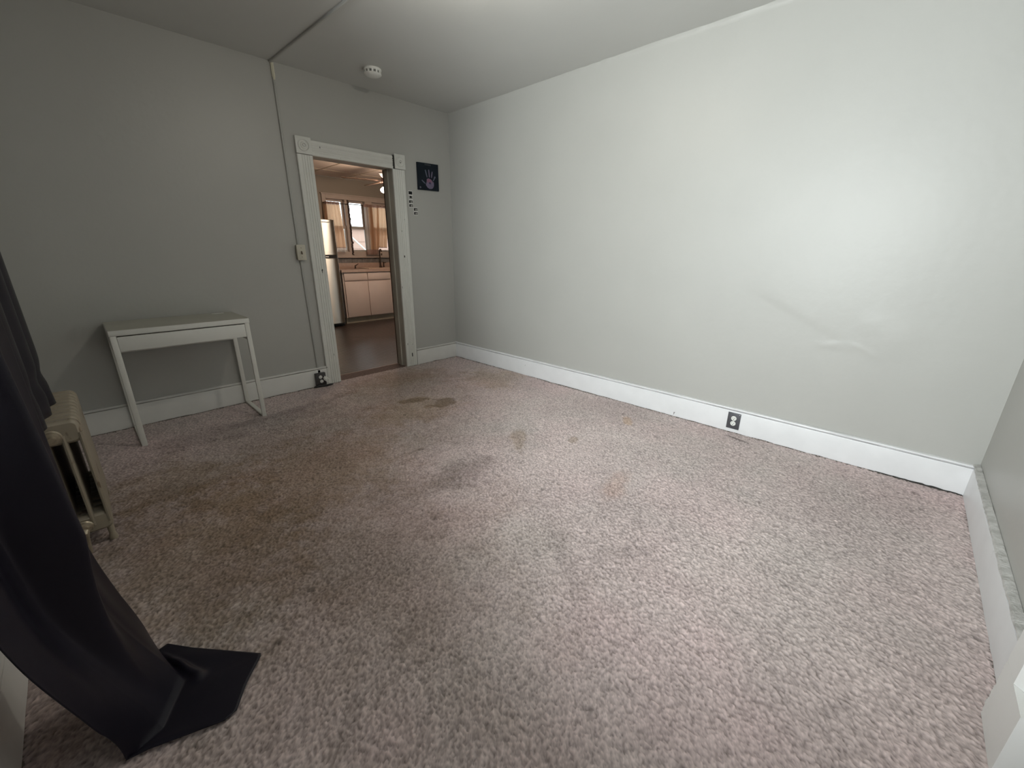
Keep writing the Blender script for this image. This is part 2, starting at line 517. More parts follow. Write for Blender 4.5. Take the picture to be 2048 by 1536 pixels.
# right wall: uneven plaster with an old patch and a lifted lip
ny_, nz_ = 360, 214
yy = np.linspace(YF, 0, ny_ + 1); zz = np.linspace(0, H, nz_ + 1)
YY, ZZ = np.meshgrid(yy, zz, indexing='ij')
D = (fbm(ny_ + 1, nz_ + 1, 60, 31) - .5) * 0.010 + (fbm(ny_ + 1, nz_ + 1, 25, 32) - .5) * 0.0028
def sstep(a, b, x):
    t = np.clip((x - a) / (b - a), 0, 1)
    return t * t * (3 - 2 * t)
# trowelled repair: its lower left edge runs from (-3.22,.93) down to (-3.68,.70)
lower = 0.93 + (YY + 3.22) * 0.50
edge_l = sstep(-0.02, 0.05, ZZ - lower) * sstep(-3.90, -3.45, YY) * (1 - sstep(-3.26, -3.02, YY)) * (1 - sstep(1.02, 1.35, ZZ))
D += edge_l * 0.0022
# blister with a cracked lip
e = np.sqrt(((YY + 3.62) / 0.13) ** 2 + ((ZZ - 0.705) / 0.028) ** 2)
D += np.clip(1 - e, 0, 1) ** 0.6 * 0.0018
D += 0.0014 * np.exp(-((ZZ - (0.70 + 0.03 * np.cos((YY + 3.65) * 18))) / 0.008) ** 2) * sstep(-3.84, -3.76, YY) * (1 - sstep(-3.55, -3.5, YY))
for (py, pz, r_, a_) in ((-3.85, .78, .10, .004), (-2.39, 1.08, .03, .0022), (-2.6, 0.62, .25, .002), (-1.5, .5, .3, .003), (-1.45, 1.0, .25, .003), (-3.75, .85, .06, .0025)):
    D += a_ * np.exp(-((YY - py) ** 2 + (ZZ - pz) ** 2) / r_ ** 2)
# ragged caulk along the ceiling
D += sstep(H - .02, H, ZZ) * (0.004 + 0.010 * fbm(ny_ + 1, nz_ + 1, 5, 41))
D = np.clip(D, -0.005, 0.02)
mb = MB()
mb.v = np.stack([-D - 0.001, YY, ZZ], -1).reshape(-1, 3).tolist()
ii = np.arange((ny_ + 1) * (nz_ + 1)).reshape(ny_ + 1, nz_ + 1)
mb.f = [tuple(q) for q in np.stack([ii[:-1, :-1], ii[1:, :-1], ii[1:, 1:], ii[:-1, 1:]], -1).reshape(-1, 4).tolist()]
mb.box((0.008, YF - .1, 0), (0.12, T, H))
build('wall_right', mb, WALL, smooth=SM, label='large bare grey wall on the right with patched plaster', cat='wall', kind='structure')

# ---- baseboards: board, groove and bead
def baseboard(name, pts, inward, label, material, seed, zt=0.177, parent_kind='structure'):
    """pts: two floor points on the wall line; inward: unit normal into the room"""
    (ax, ay), (bx, by) = pts
    L = math.hypot(bx - ax, by - ay)
    ux, uy = (bx - ax) / L, (by - ay) / L
    prof = [(0.001, 0.0), (0.020, 0.0), (0.020, 0.152), (0.018, 0.157), (0.012, 0.158), (0.012, 0.161), (0.017, 0.163),
            (0.020, 0.168), (0.018, 0.174), (0.011, zt), (0.001, zt)]
    root = thing(name, label, 'baseboard', (ax, ay, 0), kind='structure')
    def P(t, d, z): return (ax + ux * t + inward[0] * d, ay + uy * t + inward[1] * d, z)
    n = max(2, int(L / 0.06))
    r = np.random.default_rng(seed)
    bo = [[P(L * i / n, d, z + (0.0015 * r.standard_normal() if z == 0 else 0)) for d, z in prof[:4] + [(0.001, 0.157)]] for i in range(n + 1)]
    build('board', MB().sweep(None, bo), material, root, smooth=SM)
    be = [[P(L * i / n, d + 0.0008 * r.standard_normal(), z + 0.0008 * r.standard_normal()) for d, z in [(0.001, 0.159), (0.013, 0.159)] + prof[6:]] for i in range(n + 1)]
    build('bead_moulding', MB().sweep(None, be), material, root, smooth=SM)
    return root
baseboard('baseboard_right', ((0, YF), (0, 0)), (-1, 0), 'long bright white baseboard along the bare right wall', BASE_CHIP, 1)
baseboard('baseboard_back', ((XL, 0), (-1.585, 0)), (0, -1), 'dull white baseboard behind the desk, left of the doorway', BASE_DULL, 2)
baseboard('baseboard_back', ((-0.575, 0), (-0.021, 0)), (0, -1), 'short white baseboard between doorway and far corner', BASE_DULL, 3)
baseboard('baseboard_left', ((XL, YF), (XL, -0.021)), (1, 0), 'white baseboard under the window behind the black curtain', BASE_DULL, 4)
bf = baseboard('baseboard_front', ((-1.56, YF), (-0.021, YF)), (0, 1), 'white baseboard with dusty ledge at the right edge', BASE_CHIP, 5)
mb = MB()
n = 60
r = np.random.default_rng(8)
mb.sweep(None, [[(-1.56 + 1.54 * i / n, YF + .001, .178), (-1.56 + 1.54 * i / n, YF + .026 + .0012 * r.standard_normal(), .178),
                 (-1.56 + 1.54 * i / n, YF + .024 + .001 * r.standard_normal(), .186 + .001 * r.standard_normal()), (-1.56 + 1.54 * i / n, YF + .004, .191 + .0015 * r.standard_normal()), (-1.56 + 1.54 * i / n, YF + .001, .19)] for i in range(n + 1)])
build('dusty_ledge', mb, mat('dusty_ledge_paint', (0.60, 0.59, 0.57), 0.7, col2=(0.38, 0.37, 0.35), vscale=26, bump=0.5, bscale=90), bf, smooth=SM, label='ledge grey with dust')
# dark lifted carpet edge by the corner on the right
mb = MB()
r = np.random.default_rng(9)
top = [(-0.0215, -4.30 + 0.36 * i / 30, 0.002 + 0.005 * abs(math.sin(i * .55)) * max(0, 1 - abs(i - 10) / 13) + .0008 * abs(r.standard_normal())) for i in range(31)]
bot = [(-0.0215, -4.30 + 0.36 * i / 30, -0.002) for i in range(31)]
mb.sweep(None, [[t, b_, (b_[0] - .003, b_[1], b_[2]), (t[0] - .0015, t[1], t[2])] for t, b_ in zip(top, bot)])
build('carpet_gap', mb, DARK_GAP, fl, label='dark gap where the carpet has pulled from the baseboard')

# ---- doorway casing (fluted, rosette blocks)
dc = thing('trim_1', 'old white fluted door casing with rosette corner blocks around the kitchen doorway', 'door casing', (-1.08, 0, 0), kind='structure')
def fluted(a0, a1, fixed0, fixed1, vertical, dep=0.021):
    """casing cross section with two grooves"""
    wd = a1 - a0
    p = [(0.0, 0.001), (0.0, -dep + .004), (0.04, -dep)]
    for c0 in (0.30, 0.62):
        p += [(c0 - .10, -dep), (c0 - .07, -dep + .003), (c0 - .02, -dep + .0032), (c0 + .01, -dep + .001), (c0 + .04, -dep - .001), (c0 + .07, -dep + .001), (c0 + .10, -dep + .0032), (c0 + .15, -dep + .003), (c0 + .18, -dep)]
    p += [(0.96, -dep), (1.0, -dep + .004), (1.0, 0.001)]
    rings = []
    n = 24
    for i in range(n + 1):
        t = fixed0 + (fixed1 - fixed0) * i / n
        j = 0.0006 * random.gauss(0, 1)
        rings.append([((a0 + q * wd, y + j, t) if vertical else (t, y + j, a0 + q * wd)) for q, y in p])
    return MB().sweep(None, rings)
build('side_casing', fluted(-1.584, -1.459, 0.0, 1.966, True), CASING, dc, smooth=SM)
build('side_casing', fluted(-0.713, -0.579, 0.0, 1.968, True), CASING, dc, smooth=SM)
build('head_casing', fluted(1.968, 2.082, -1.459, -0.704, False), CASING, dc, smooth=SM)
def rosette(xa, xb, za, zb, gap=False):
    b_ = build('rosette_block', B((xa, -.027, za), (xb, .001, zb), .002), CASING, dc, smooth=SM)
    cx, cz = (xa + xb) / 2, (za + zb) / 2
    R_ = 0.046
    prof = [(0.001, -.0265), (R_, -.0265), (R_, -.033), (R_ - .006, -.0355), (R_ - .012, -.0275), (R_ - .019, -.0268), (R_ - .024, -.034), (R_ - .031, -.0355), (.010, -.0275), (.008, -.035), (.001, -.0375)]
    build('rosette', MB().lathe(prof, (cx, 0, cz), 'y', 32), CASING, b_, smooth=SM)
    return b_
rosette(-1.586, -1.461, 1.970, 2.096)
rb = rosette(-0.690, -0.574, 1.972, 2.100)
build('keyhole_mark', B((-0.636, -.0365, 2.022), (-0.630, -.034, 2.040), .001), DARK_GAP, rb, label='small black hole in the rosette')
mb = MB()
r = np.random.default_rng(12)
mb.sweep(None, [[(-0.705 - abs(.003 * r.standard_normal()), -.0225, 1.968 + .118 * i / 16), (-0.691, -.0225, 1.968 + .118 * i / 16),
                 (-0.691, -.001, 1.968 + .118 * i / 16), (-0.705, -.001, 1.968 + .118 * i / 16)] for i in range(17)])
build('open_joint', mb, DARK_GAP, dc, label='dark cracked joint beside the right rosette block')
# jambs
build('side_jamb', B((DX0 - .02, .0, 0), (DX0, T, DZ + .02)), JAMB, dc)
build('side_jamb', B((DX1, .0, 0), (DX1 + .02, T, DZ + .02)), JAMB, dc)
build('head_jamb', B((DX0, .0, DZ), (DX1, T, DZ + .02)), JAMB, dc)
build('door_stop', B((DX1 - .012, .075, 0), (DX1, .115, DZ), .002), JAMB, dc)
build('kitchen_edge_strip', B((DX1 - .003, T - .004, 0), (DX1 + .02, T + .012, DZ), .001), mat('dark_jamb_edge', (0.09, 0.06, 0.045), 0.6), dc)
build('paint_chip', B((-0.643, -.0225, .105), (-0.633, -.019, .145), .001), DARK_GAP, dc, label='black chip low on the right casing')
build('paint_chip', B((-0.655, -.0235, 1.155), (-0.646, -.019, 1.175), .001), DARK_GAP, dc, label='black chip half way up the right casing')
build('paint_chip', B((-0.664, -.0235, 1.405), (-0.659, -.019, 1.413), .001), DARK_GAP, dc)
# threshold strip between carpet and boards
build('trim_2', MB().prism([(T - .012, -.004), (T + .014, -.004), (T + .014, .002), (T + .006, .006), (T - .006, .006), (T - .012, .002)], 'x', DX0, DX1),
      mat('worn_threshold', (0.26, 0.18, 0.15), 0.5, vary=0.3, vscale=30), label='thin worn threshold strip in the kitchen doorway', cat='threshold', kind='structure')

# ---- casing and door at the lower right corner
tc_ = thing('trim_3', 'thick white door casing cut off by the lower right corner', 'door casing', (-1.66, YF, 0), kind='structure')
mb = MB()
r = np.random.default_rng(14)
rings = []
for i in range(61):
    z = 0.20 * i / 60
    j = .0030 * r.standard_normal() + .003 * math.sin(i * .7) * math.sin(i * .23)
    rings.append([(-1.76, YF + .001, z), (-1.76, YF + .063, z), (-1.562 + j, YF + .063, z), (-1.556 + j * .6, YF + .057, z), (-1.556 + j * .4, YF + .001, z)])
build('plinth_block', MB().sweep(None, rings), DOOR_W, tc_, smooth=SM)
rings = []
for i in range(121):
    z = 0.201 + 1.86 * i / 120
    j = .0016 * r.standard_normal()
    rings.append([(-1.76, YF + .001, z), (-1.76, YF + .044, z), (-1.72, YF + .052, z), (-1.69, YF + .046, z), (-1.668, YF + .046, z), (-1.653, YF + .063, z), (-1.562 + j, YF + .063, z), (-1.556 + j, YF + .057, z), (-1.562 + j * .4, YF + .001, z)])
build('side_casing', MB().sweep(None, rings), DOOR_W, tc_, smooth=SM)
build('side_casing', B((-2.60, YF + .001, 0), (-2.46, YF + .04, 2.06), .004), DOOR_W, tc_, smooth=SM)
build('head_casing', B((-2.46, YF + .001, 2.02), (-1.76, YF + .04, 2.15), .004), DOOR_W, tc_, smooth=SM)
dr = thing('door_1', 'closed white panelled door behind the camera at lower right', 'door', (-2.11, YF - .04, 0), kind='structure')
build('door_leaf', B((FD0 + .005, YF - .055, .012), (FD1 - .005, YF - .015, FDZ - .005), .003), DOOR_W, dr, smooth=SM)
for za, zb in ((.20, .85), (1.02, 1.85)):
    for xa, xb in ((-2.36, -2.15), (-2.07, -1.86)):
        build('door_panel', B((xa, YF - .016, za), (xb, YF - .008, zb), .006), DOOR_W, dr, smooth=SM)
build('door_knob', MB().lathe([(.001, .055), (.02, .052), (.027, .04), (.02, .025), (.009, .02), (.009, .004), (.026, .003), (.026, 0)], (-2.40, YF - .015, .95), 'y', 20), RAD_VALVE, dr, smooth=SM)

# ---- window in the left wall (bright, mostly out of frame; it lights the room)
w1 = thing('window_1', 'wide white double hung window behind the black curtains, letting in daylight', 'window', (XL, (WY0 + WY1) / 2, WZ0), kind='structure')
cyw = (WY0 + WY1) / 2
build('window_casing', MB().box((XL + .001, WY0 - .11, WZ0 - .02), (XL + .024, WY0, WZ1 + .12), .003).box((XL + .001, WY1, WZ0 - .02), (XL + .024, WY1 + .11, WZ1 + .12), .003).box((XL + .001, WY0, WZ1), (XL + .024, WY1, WZ1 + .12), .003), TRIM, w1)
build('window_sill', B((XL - .13, WY0 - .13, WZ0 - .035), (XL + .06, WY1 + .13, WZ0), .006), TRIM, w1)
zm = (WZ0 + WZ1) / 2
build('mullion', B((XL - .135, cyw - .05, WZ0), (XL + .02, cyw + .05, WZ1), .003), TRIM, w1)
for a0, a1 in ((WY0 + .005, cyw - .052), (cyw + .052, WY1 - .005)):
    for nm, za, zb, xo in (('lower_sash', WZ0, zm + .02, -.05), ('upper_sash', zm - .02, WZ1, -.09)):
        sm = MB()
        sm.box((XL + xo - .035, a0, za), (XL + xo, a0 + .045, zb)).box((XL + xo - .035, a1 - .045, za), (XL + xo, a1, zb))
        sm.box((XL + xo - .035, a0 + .045, za), (XL + xo, a1 - .045, za + .05)).box((XL + xo - .035, a0 + .045, zb - .04), (XL + xo, a1 - .045, zb))
        so = build(nm, sm, TRIM, w1)
        build('pane', B((XL + xo - .020, a0 + .045, za + .05), (XL + xo - .016, a1 - .045, zb - .04)), GLASS, so)

# ================================================================== KITCHEN SHELL
kf = build('floor_kitchen', B((KX0, T, -.12), (KX1, KY + .1, -.006)), KFLOOR, label='dark brown kitchen floor seen through the doorway', cat='floor', kind='structure')
mb = MB()
bw = 0.058
nb = int((KY - T) / bw) + 1
for i in range(nb):
    ya = T + .012 + i * bw
    yb = min(ya + bw - .002, KY)
    # narrow boards, each slightly cupped
    mb.sweep(None, [[(x, ya, -.006), (x, ya, -.0016), (x, ya + .008, 0), (x, (ya + yb) / 2, .0007), (x, yb - .008, 0), (x, yb, -.0016), (x, yb, -.006)] for x in (KX0, KX1)], cap=True)
build('floor_boards', mb, KFLOOR, kf, smooth=SM, kind='stuff')
def wall_kitchen(name, mb, label):
    return build(name, mb, KWALL, label=label, cat='wall', kind='structure')
KWX0, KWX1, KWZ0, KWZ1 = 0.21, 1.46, 1.19, 2.055
mb = MB()
mb.box((KX0 - .1, KY, 0), (KWX0, KY + .14, KH)).box((KWX1, KY, 0), (KX1 + .1, KY + .14, KH)).box((KWX0, KY, 0), (KWX1, KY + .14, KWZ0)).box((KWX0, KY, KWZ1), (KWX1, KY + .14, KH))
wall_kitchen('wall_kitchen_back', mb, 'brown grey kitchen wall above and around the triple window')
wall_kitchen('wall_kitchen_left', B((KX0 - .1, T, 0), (KX0, KY, KH)), 'kitchen side wall hidden left of the doorway')
wall_kitchen('wall_kitchen_right', B((KX1, T, 0), (KX1 + .1, KY, KH)), 'kitchen side wall hidden right of the doorway')
wall_kitchen('wall_kitchen_front', MB().box((0.121, T - .05, 0), (1.30, T, KH)).box((1.72, T - .05, 0), (KX1, T, KH)).box((1.30, T - .05, 0), (1.72, T, .35)).box((1.30, T - .05, 2.1), (1.72, T, KH)), 'kitchen face of the wall beyond the corner')
w3 = thing('added_fridge_window', 'added unseen kitchen window that puts daylight on the refrigerator', 'window', (1.55, T, .35), kind='structure')  # window added out of view so the refrigerator catches a daylight streak
build('window_frame', MB().box((1.30, T - .05, .35), (1.34, T + .02, 2.1)).box((1.68, T - .05, .35), (1.72, T + .02, 2.1)).box((1.34, T - .05, .35), (1.68, T + .02, .42)).box((1.34, T - .05, 2.03), (1.68, T + .02, 2.1)).box((1.34, T - .04, 1.2), (1.68, T, 1.24)), KWIN, w3)
build('pane', B((1.34, T - .03, .42), (1.68, T - .026, 1.2)), GLASS, w3)
build('pane', B((1.34, T - .03, 1.24), (1.68, T - .026, 2.03)), GLASS, w3)
kc = build('ceiling_kitchen', B((KX0 - .1, T, KH + .012), (KX1 + .1, KY + .1, KH + .1)), KCEIL, label='pinkish tiled kitchen ceiling seen through the doorway', cat='ceiling', kind='structure')
txs = [KX0, -1.66, -1.055, -0.045, 0.56, 1.165, 1.77, 2.375, KX1]
txs = [KX0, -1.87, -1.265, -0.655, -0.045, 0.565, 1.175, 1.785, 2.395, KX1]
tys = [T, 0.65, 1.87, 3.09, KY]
for a, b_ in zip(txs[:-1], txs[1:]):
    for c_, d in zip(tys[:-1], tys[1:]):
        build('ceiling_tile', B((a + .006, c_ + .006, KH + .003), (b_ - .006, d - .006, KH + .013), .003), KCEIL, kc)
mb = MB()
for x in txs[1:-1]: mb.box((x - .010, T, KH - .001), (x + .010, KY, KH + .004))
for y in tys[1:-1]: mb.box((KX0, y - .010, KH - .0012), (KX1, y + .010, KH + .004))
build('ceiling_grid', mb, KGRID, kc)

# ---- kitchen window
w2 = thing('window_2', 'triple kitchen window with worn pinkish frame above the sink', 'window', ((KWX0 + KWX1) / 2, KY, KWZ0), kind='structure')
mb = MB()
mb.box((KWX0 - .065, KY - .022, 1.105), (KWX0, KY - .001, 2.135), .003).box((KWX1, KY - .022, 1.105), (KWX1 + .085, KY - .001, 2.135), .003)
mb.box((KWX0, KY - .022, KWZ1), (KWX1, KY - .001, 2.135), .003)
build('window_casing', mb, KWIN, w2)
build('head_moulding', B((KWX0 - .08, KY - .034, 2.118), (KWX1 + .1, KY - .001, 2.14), .004), KWIN, w2)
build('window_sill', B((KWX0 - .10, KY - .06, 1.085), (KWX1 + .12, KY + .02, 1.108), .005), KWIN, w2)
build('bottom_rail', B((KWX0, KY - .016, 1.109), (KWX1, KY + .06, 1.192), .003), KWIN, w2)
build('mullion', B((.535, KY - .018, KWZ0), (.612, KY + .09, KWZ1), .003), KWIN, w2)
build('mullion', B((.915, KY - .018, KWZ0), (1.055, KY + .09, KWZ1), .003), KWIN, w2)
mb = MB()
r = np.random.default_rng(3)
rings = []
for i in range(40):
    z = 1.13 + .93 * i / 39
    j = .006 * r.standard_normal()
    rings.append([(.580 + j * .5, KY - .017, z), (.580 + j * .5, KY - .0215, z), (.614 + j, KY - .0215, z), (.614 + j, KY - .017, z)])
mb.sweep(None, rings)
build('rotten_strip', mb, KDARK, w2, label='dark rotted strip down the left mullion')
for xa, xb in ((KWX0, .535), (.612, .915), (1.055, KWX1)):
    lo_s, hi_s = MB(), MB()
    def sash(m, za, zb, yo, rail_b, rail_t):
        m.box((xa + .002, KY + yo, za), (xa + .024, KY + yo + .03, zb)).box((xb - .024, KY + yo, za), (xb - .002, KY + yo + .03, zb))
        m.box((xa + .024, KY + yo, za), (xb - .024, KY + yo + .03, za + rail_b)).box((xa + .024, KY + yo, zb - rail_t), (xb - .024, KY + yo + .03, zb))
    sash(lo_s, KWZ0 + .002, 1.628, .028, .03, .045)
    sash(hi_s, 1.585, KWZ1 - .002, .062, .04, .03)
    a = build('lower_sash', lo_s, mat('grey_sash_paint', (0.42, 0.40, 0.37), 0.45), w2)
    build('pane', B((xa + .024, KY + .042, KWZ0 + .032), (xb - .024, KY + .045, 1.583)), GLASS, a)
    a = build('upper_sash', hi_s, KWIN, w2)
    build('pane', B((xa + .024, KY + .076, 1.625), (xb - .024, KY + .079, KWZ1 - .032)), GLASS, a)

# ================================================================== THINGS IN THE ROOM
# ---- ceiling lamp (just above the frame)
lp = thing('ceiling_lamp', 'lit bare bulb in a white porcelain holder on the ceiling', 'lamp', (-1.565, -2.10, H))
build('lamp_holder', MB().lathe([(.001, -.055), (.026, -.055), (.032, -.042), (.060, -.018), (.066, -.004), (.066, 0)], (-1.565, -2.10, H), 'z', 28), PORCELAIN, lp, smooth=SM)
build('bulb_base', MB().lathe([(.0305, -.122), (.0300, -.110), (.022, -.088), (.014, -.070), (.013, -.054), (.001, -.054), (.001, -.122)], (-1.565, -2.10, H), 'z', 20), WHITE_PL, lp, smooth=SM)
build('bulb_dome', MB().lathe([(.001, -.166), (.012, -.164), (.022, -.157), (.029, -.144), (.031, -.130), (.0305, -.1225), (.001, -.1225)], (-1.565, -2.10, H), 'z', 20), BULB, lp, smooth=True)

# ---- desk
dk = thing('desk', 'small white desk with one drawer and looped steel legs against the back wall', 'desk', (-2.62, -.25, 0))
dx0, dx1, dy0, dy1 = -2.990, -2.252, -.471, -.028
mb = MB()
mb.box((dx0, dy0, .722), (dx1, dy1, .755), .0025)
build('tabletop', mb, DESK, dk, smooth=SM)
build('top_veneer', B((dx0 + .002, dy0 + .002, .7552), (dx1 - .002, dy1, .7565)), mat('dull_desk_top', (0.47, 0.455, 0.39), 0.45, vary=0.1, vscale=6), dk, label='dull beige top surface')
build('drawer_front', B((-2.957, dy0 + .001, .626), (-2.285, dy0 + .018, .7155), .0015), DESK, dk, smooth=SM)
build('drawer_box', MB().box((-2.945, dy0 + .02, .637), (-2.297, dy1 - .05, .642)).box((-2.945, dy0 + .02, .637), (-2.935, dy1 - .05, .705)).box((-2.307, dy0 + .02, .637), (-2.297, dy1 - .05, .705)), DESK, dk)
rl = build('back_rail', B((-2.958, dy1 - .03, .545), (-2.284, dy1 - .012, .722), .0015), DESK, dk, smooth=SM)
build('screw_hole', MB().lathe([(.001, -.002), (.006, -.002), (.006, .001)], (-2.925, dy1 - .031, .572), 'y', 12), SLOT, rl)
def u_leg(xa, xb):
    m = MB()
    m.box((xa, dy0 + .001, .0), (xb, dy0 + .016, .722), .003)
    m.box((xa, dy1 - .014, .0), (xb, dy1 + .001, .722), .003)
    m.box((xa, dy0 + .014, .004), (xb, dy1 - .012, .017), .002)
    m.box((xa, dy0 + .014, .70), (xb, dy1 - .012, .722), .002)
    lg = build('leg_frame', m, DESK_STEEL, dk, smooth=SM)
    build('side_apron', B((xa + .004, dy0 + .018, .60), (xb - .008, dy1 - .02, .70), .003), DESK, dk, smooth=SM)
    build('foot_pad', B((xa, dy0 + .002, .0), (xb, dy0 + .02, .006)), WHITE_PL, lg)
u_leg(-2.988, -2.958)
u_leg(-2.284, -2.255)
ang = [2 * PI * k / 20 for k in range(20)]
build('cable_cap', MB().sweep(None, [[(-2.353 + .040 * math.cos(a), -.072 + .017 * math.sin(a), z) for a in ang] for z in (.753, .7585)]), WHITE_PL, dk, smooth=SM, label='oval cable cap at the back of the top')

# ---- radiator (ten sections, four columns)
rd = thing('radiator', 'old silver beige cast iron radiator below the black curtain', 'radiator', (-3.275, -1.26, 0))
RX0, RX1, RH = -3.385, -3.172, .578
def rr_outline(xa, xb, za, zb, r_, n=5):
    pts = []
    for cx, cz, a0 in ((xb - r_, zb - r_, 0), (xa + r_, zb - r_, PI / 2), (xa + r_, za + r_, PI), (xb - r_, za + r_, 1.5 * PI)):
        for k in range(n + 1):
            a = a0 + PI / 2 * k / n
            pts.append((cx + r_ * math.cos(a), cz + r_ * math.sin(a)))
    return pts
def section(yc, th=0.044, end=False):
    m = MB()
    # top and bottom headers: rounded bars across, fins crowned
    hw = th / 2
    def slab(xa, xb, za, zb, r_, crown):
        rings = []
        for dy, ins in ((-hw, crown), (-hw + .007, crown * .3), (-.006, 0), (.006, 0), (hw - .007, crown * .3), (hw, crown)):
            rings.append([(x, yc + dy, z) for x, z in rr_outline(xa + ins, xb - ins, za + ins, zb - ins, max(.004, r_ - ins))])
        m.sweep(None, rings)
    slab(RX0, RX1, .478, RH, .030, .013)
    slab(RX0, RX1, .065, .150, .025, .012)
    wcol = .0165
    n = 4
    for k in range(n + 1):
        cx = RX1 - wcol / 2 - k * (RX1 - RX0 - wcol) / n
        rings = []
        for z in (.10, .30, .52):
            rings.append([(cx + wcol / 2 * math.copysign(abs(math.cos(a)) ** .6, math.cos(a)), yc + .0262 * math.copysign(abs(math.sin(a)) ** .6, math.sin(a)), z) for a in [2 * PI * q / 12 for q in range(12)]])
        m.sweep(None, rings)
    if end:
        for cx in (RX1 - .016, RX0 + .016):
            rings = []
            for z, s_ in ((0.001, 1.0), (.012, 1.0), (.03, .72), (.09, .85)):
                rings.append([(cx + .015 * s_ * math.cos(a), yc + .018 * s_ * math.sin(a), z) for a in [2 * PI * q / 12 for q in range(12)]])
            m.sweep(None, rings)
    return m
NS = 10
for k in range(NS):
    yc = -1.531 + .054 * k
    build('section', section(yc, end=k in (0, NS - 1)), RAD, rd, smooth=SM)
def bush(cz, parts, x=-3.258):
    return MB().lathe(parts, (x, -1.555, cz), 'y', 20)
build('top_bushing', bush(.520, [(.001, -.036), (.010, -.036), (.013, -.030), (.013, -.022), (.024, -.020), (.027, -.012), (.024, -.008), (.030, -.006), (.030, .002)]), RAD_VALVE, rd, smooth=SM, label='ringed brassy top plug')
v1 = build('bottom_valve', bush(.108, [(.001, -.030), (.012, -.030), (.015, -.020), (.022, -.018), (.024, -.010), (.028, -.006), (.028, .002)]), RAD_VALVE, rd, smooth=SM)
build('supply_pipe', MB().tube([(-3.258, -1.582, .104), (-3.262, -1.592, .095), (-3.264, -1.594, .07), (-3.266, -1.594, .003)], [.013, .015, .012, .010], 10), RAD_VALVE, v1, smooth=SM)

# ---- curtains
def lerp_path(keys, t):
    for (ta, pa), (tb, pb) in zip(keys[:-1], keys[1:]):
        if t <= tb:
            q = 0 if tb == ta else (t - ta) / (tb - ta)
            return Vector(pa).lerp(Vector(pb), q)
    return Vector(keys[-1][1])
NSX, NT = 130, 110
rightE = [(0, (-3.20, -2.37, 2.42)), (.80, (-3.20, -2.37, .45)), (.90, (-3.182, -2.372, .25)), (1, (-3.142, -2.374, .014))]
leftE = [(0, (-3.37, -2.78, 2.42)), (.55, (-3.355, -2.76, 1.0)), (.78, (-3.318, -2.75, .507)), (.86, (-3.292, -2.75, .334)), (.93, (-3.268, -2.745, .165)), (1, (-3.238, -2.694, .014))]
foldL = [(0, (-3.142, -2.374, .014)), (.35, (-3.10, -2.55, .016)), (.7, (-3.165, -2.665, .016)), (1, (-3.238, -2.694, .014))]
outL = [(0, (-3.112, -2.366, .012)), (.06, (-3.06, -2.44, .011)), (.40, (-2.915, -2.618, .011)), (.44, (-2.918, -2.628, .011)), (.62, (-2.974, -2.692, .011)), (.70, (-3.015, -2.757, .011)), (.74, (-3.045, -2.763, .011)), (.90, (-3.197, -2.703, .012)), (1, (-3.240, -2.694, .013))]
nrm = Vector((.954, -.30, 0))
def near(u, v_):
    s_ = u
    if v_ <= .8:
        t = v_ / .8
        a, b_ = lerp_path(rightE, t), lerp_path(leftE, t)
        p = a.lerp(b_, s_)
        fade = 1 - max(0, (t - .74) / .26)
        ks = [(0, 0), (.28, .020), (.54, .092), (.645, -.008), (.86, .012), (1, 0)]
        for (sa, ba), (sb, bb_) in zip(ks[:-1], ks[1:]):
            if s_ <= sb:
                q = (s_ - sa) / (sb - sa)
                bul = ba + (bb_ - ba) * q * q * (3 - 2 * q)
                break
        wv = .006 * math.sin(s_ * 2 * PI * 3.1 + 1 + 2.2 * t) * math.sin(PI * s_)
        p = p + nrm * ((bul + wv) * fade)
        if t > .80:
            q = (t - .80) / .20
            f = lerp_path(foldL, s_)
            p = p.lerp(Vector((f.x, f.y, p.z)), q * q)
        return p
    t = (v_ - .8) / .2
    f, o_ = lerp_path(foldL, s_), lerp_path(outL, s_)
    p = f.lerp(o_, t)
    p.z = .012 + .003 * math.sin(PI * t) * math.sin(s_ * 9) ** 2 + .020 * math.exp(-((t - .16) / .09) ** 2 - ((s_ - .22) / .10) ** 2) + .010 * math.exp(-((t - .22) / .07) ** 2 - ((s_ - .36) / .06) ** 2)
    return p
c1 = build('curtain', MB().grid(near, NSX, NT), BLACK_SATIN, smooth=True,
           label='long black satin curtain at left edge, its hem spread on the carpet', cat='curtain', group='black window curtains')
md = c1.modifiers.new('cloth', 'SOLIDIFY'); md.thickness = .0022; md.offset = 0
def far(u, v_):
    y = -1.39 - .75 * u
    z = 2.42 + ((.628 + .055 * u) - 2.42) * v_
    amp = .007 + .006 * v_
    x = -3.228 + amp * math.sin(u * 2 * PI * 3.2 + .8 + .9 * math.sin(v_ * 5)) * min(1, u * 5) - .02 * u
    x -= .010 * math.exp(-((v_ - .93) / .02) ** 2) * (.6 + .4 * math.sin(u * 16 + 1))
    if v_ > .965:
        x += .004 * (v_ - .965) / .035 * math.sin(u * 14)
    return (x, y, z)
c2 = build('curtain', MB().grid(far, 90, 90), BLACK_SATIN, smooth=True,
           label='shorter black satin curtain hanging just above the radiator top', cat='curtain', group='black window curtains')
md = c2.modifiers.new('cloth', 'SOLIDIFY'); md.thickness = .002; md.offset = 0
rod = thing('curtain_rod', 'dark curtain rod above the left window carrying the black curtains', 'curtain rod', (-3.25, -2.6, 2.42))
build('rod', MB().tube([(-3.245, -1.34, 2.425), (-3.30, -3.75, 2.425)], .009, 10), RUBBER, rod, smooth=SM)
for y, x in ((-1.37, -3.246), (-3.72, -3.299)):
    build('bracket', B((XL + .001, y - .008, 2.418), (x, y + .008, 2.432), .002), RUBBER, rod)

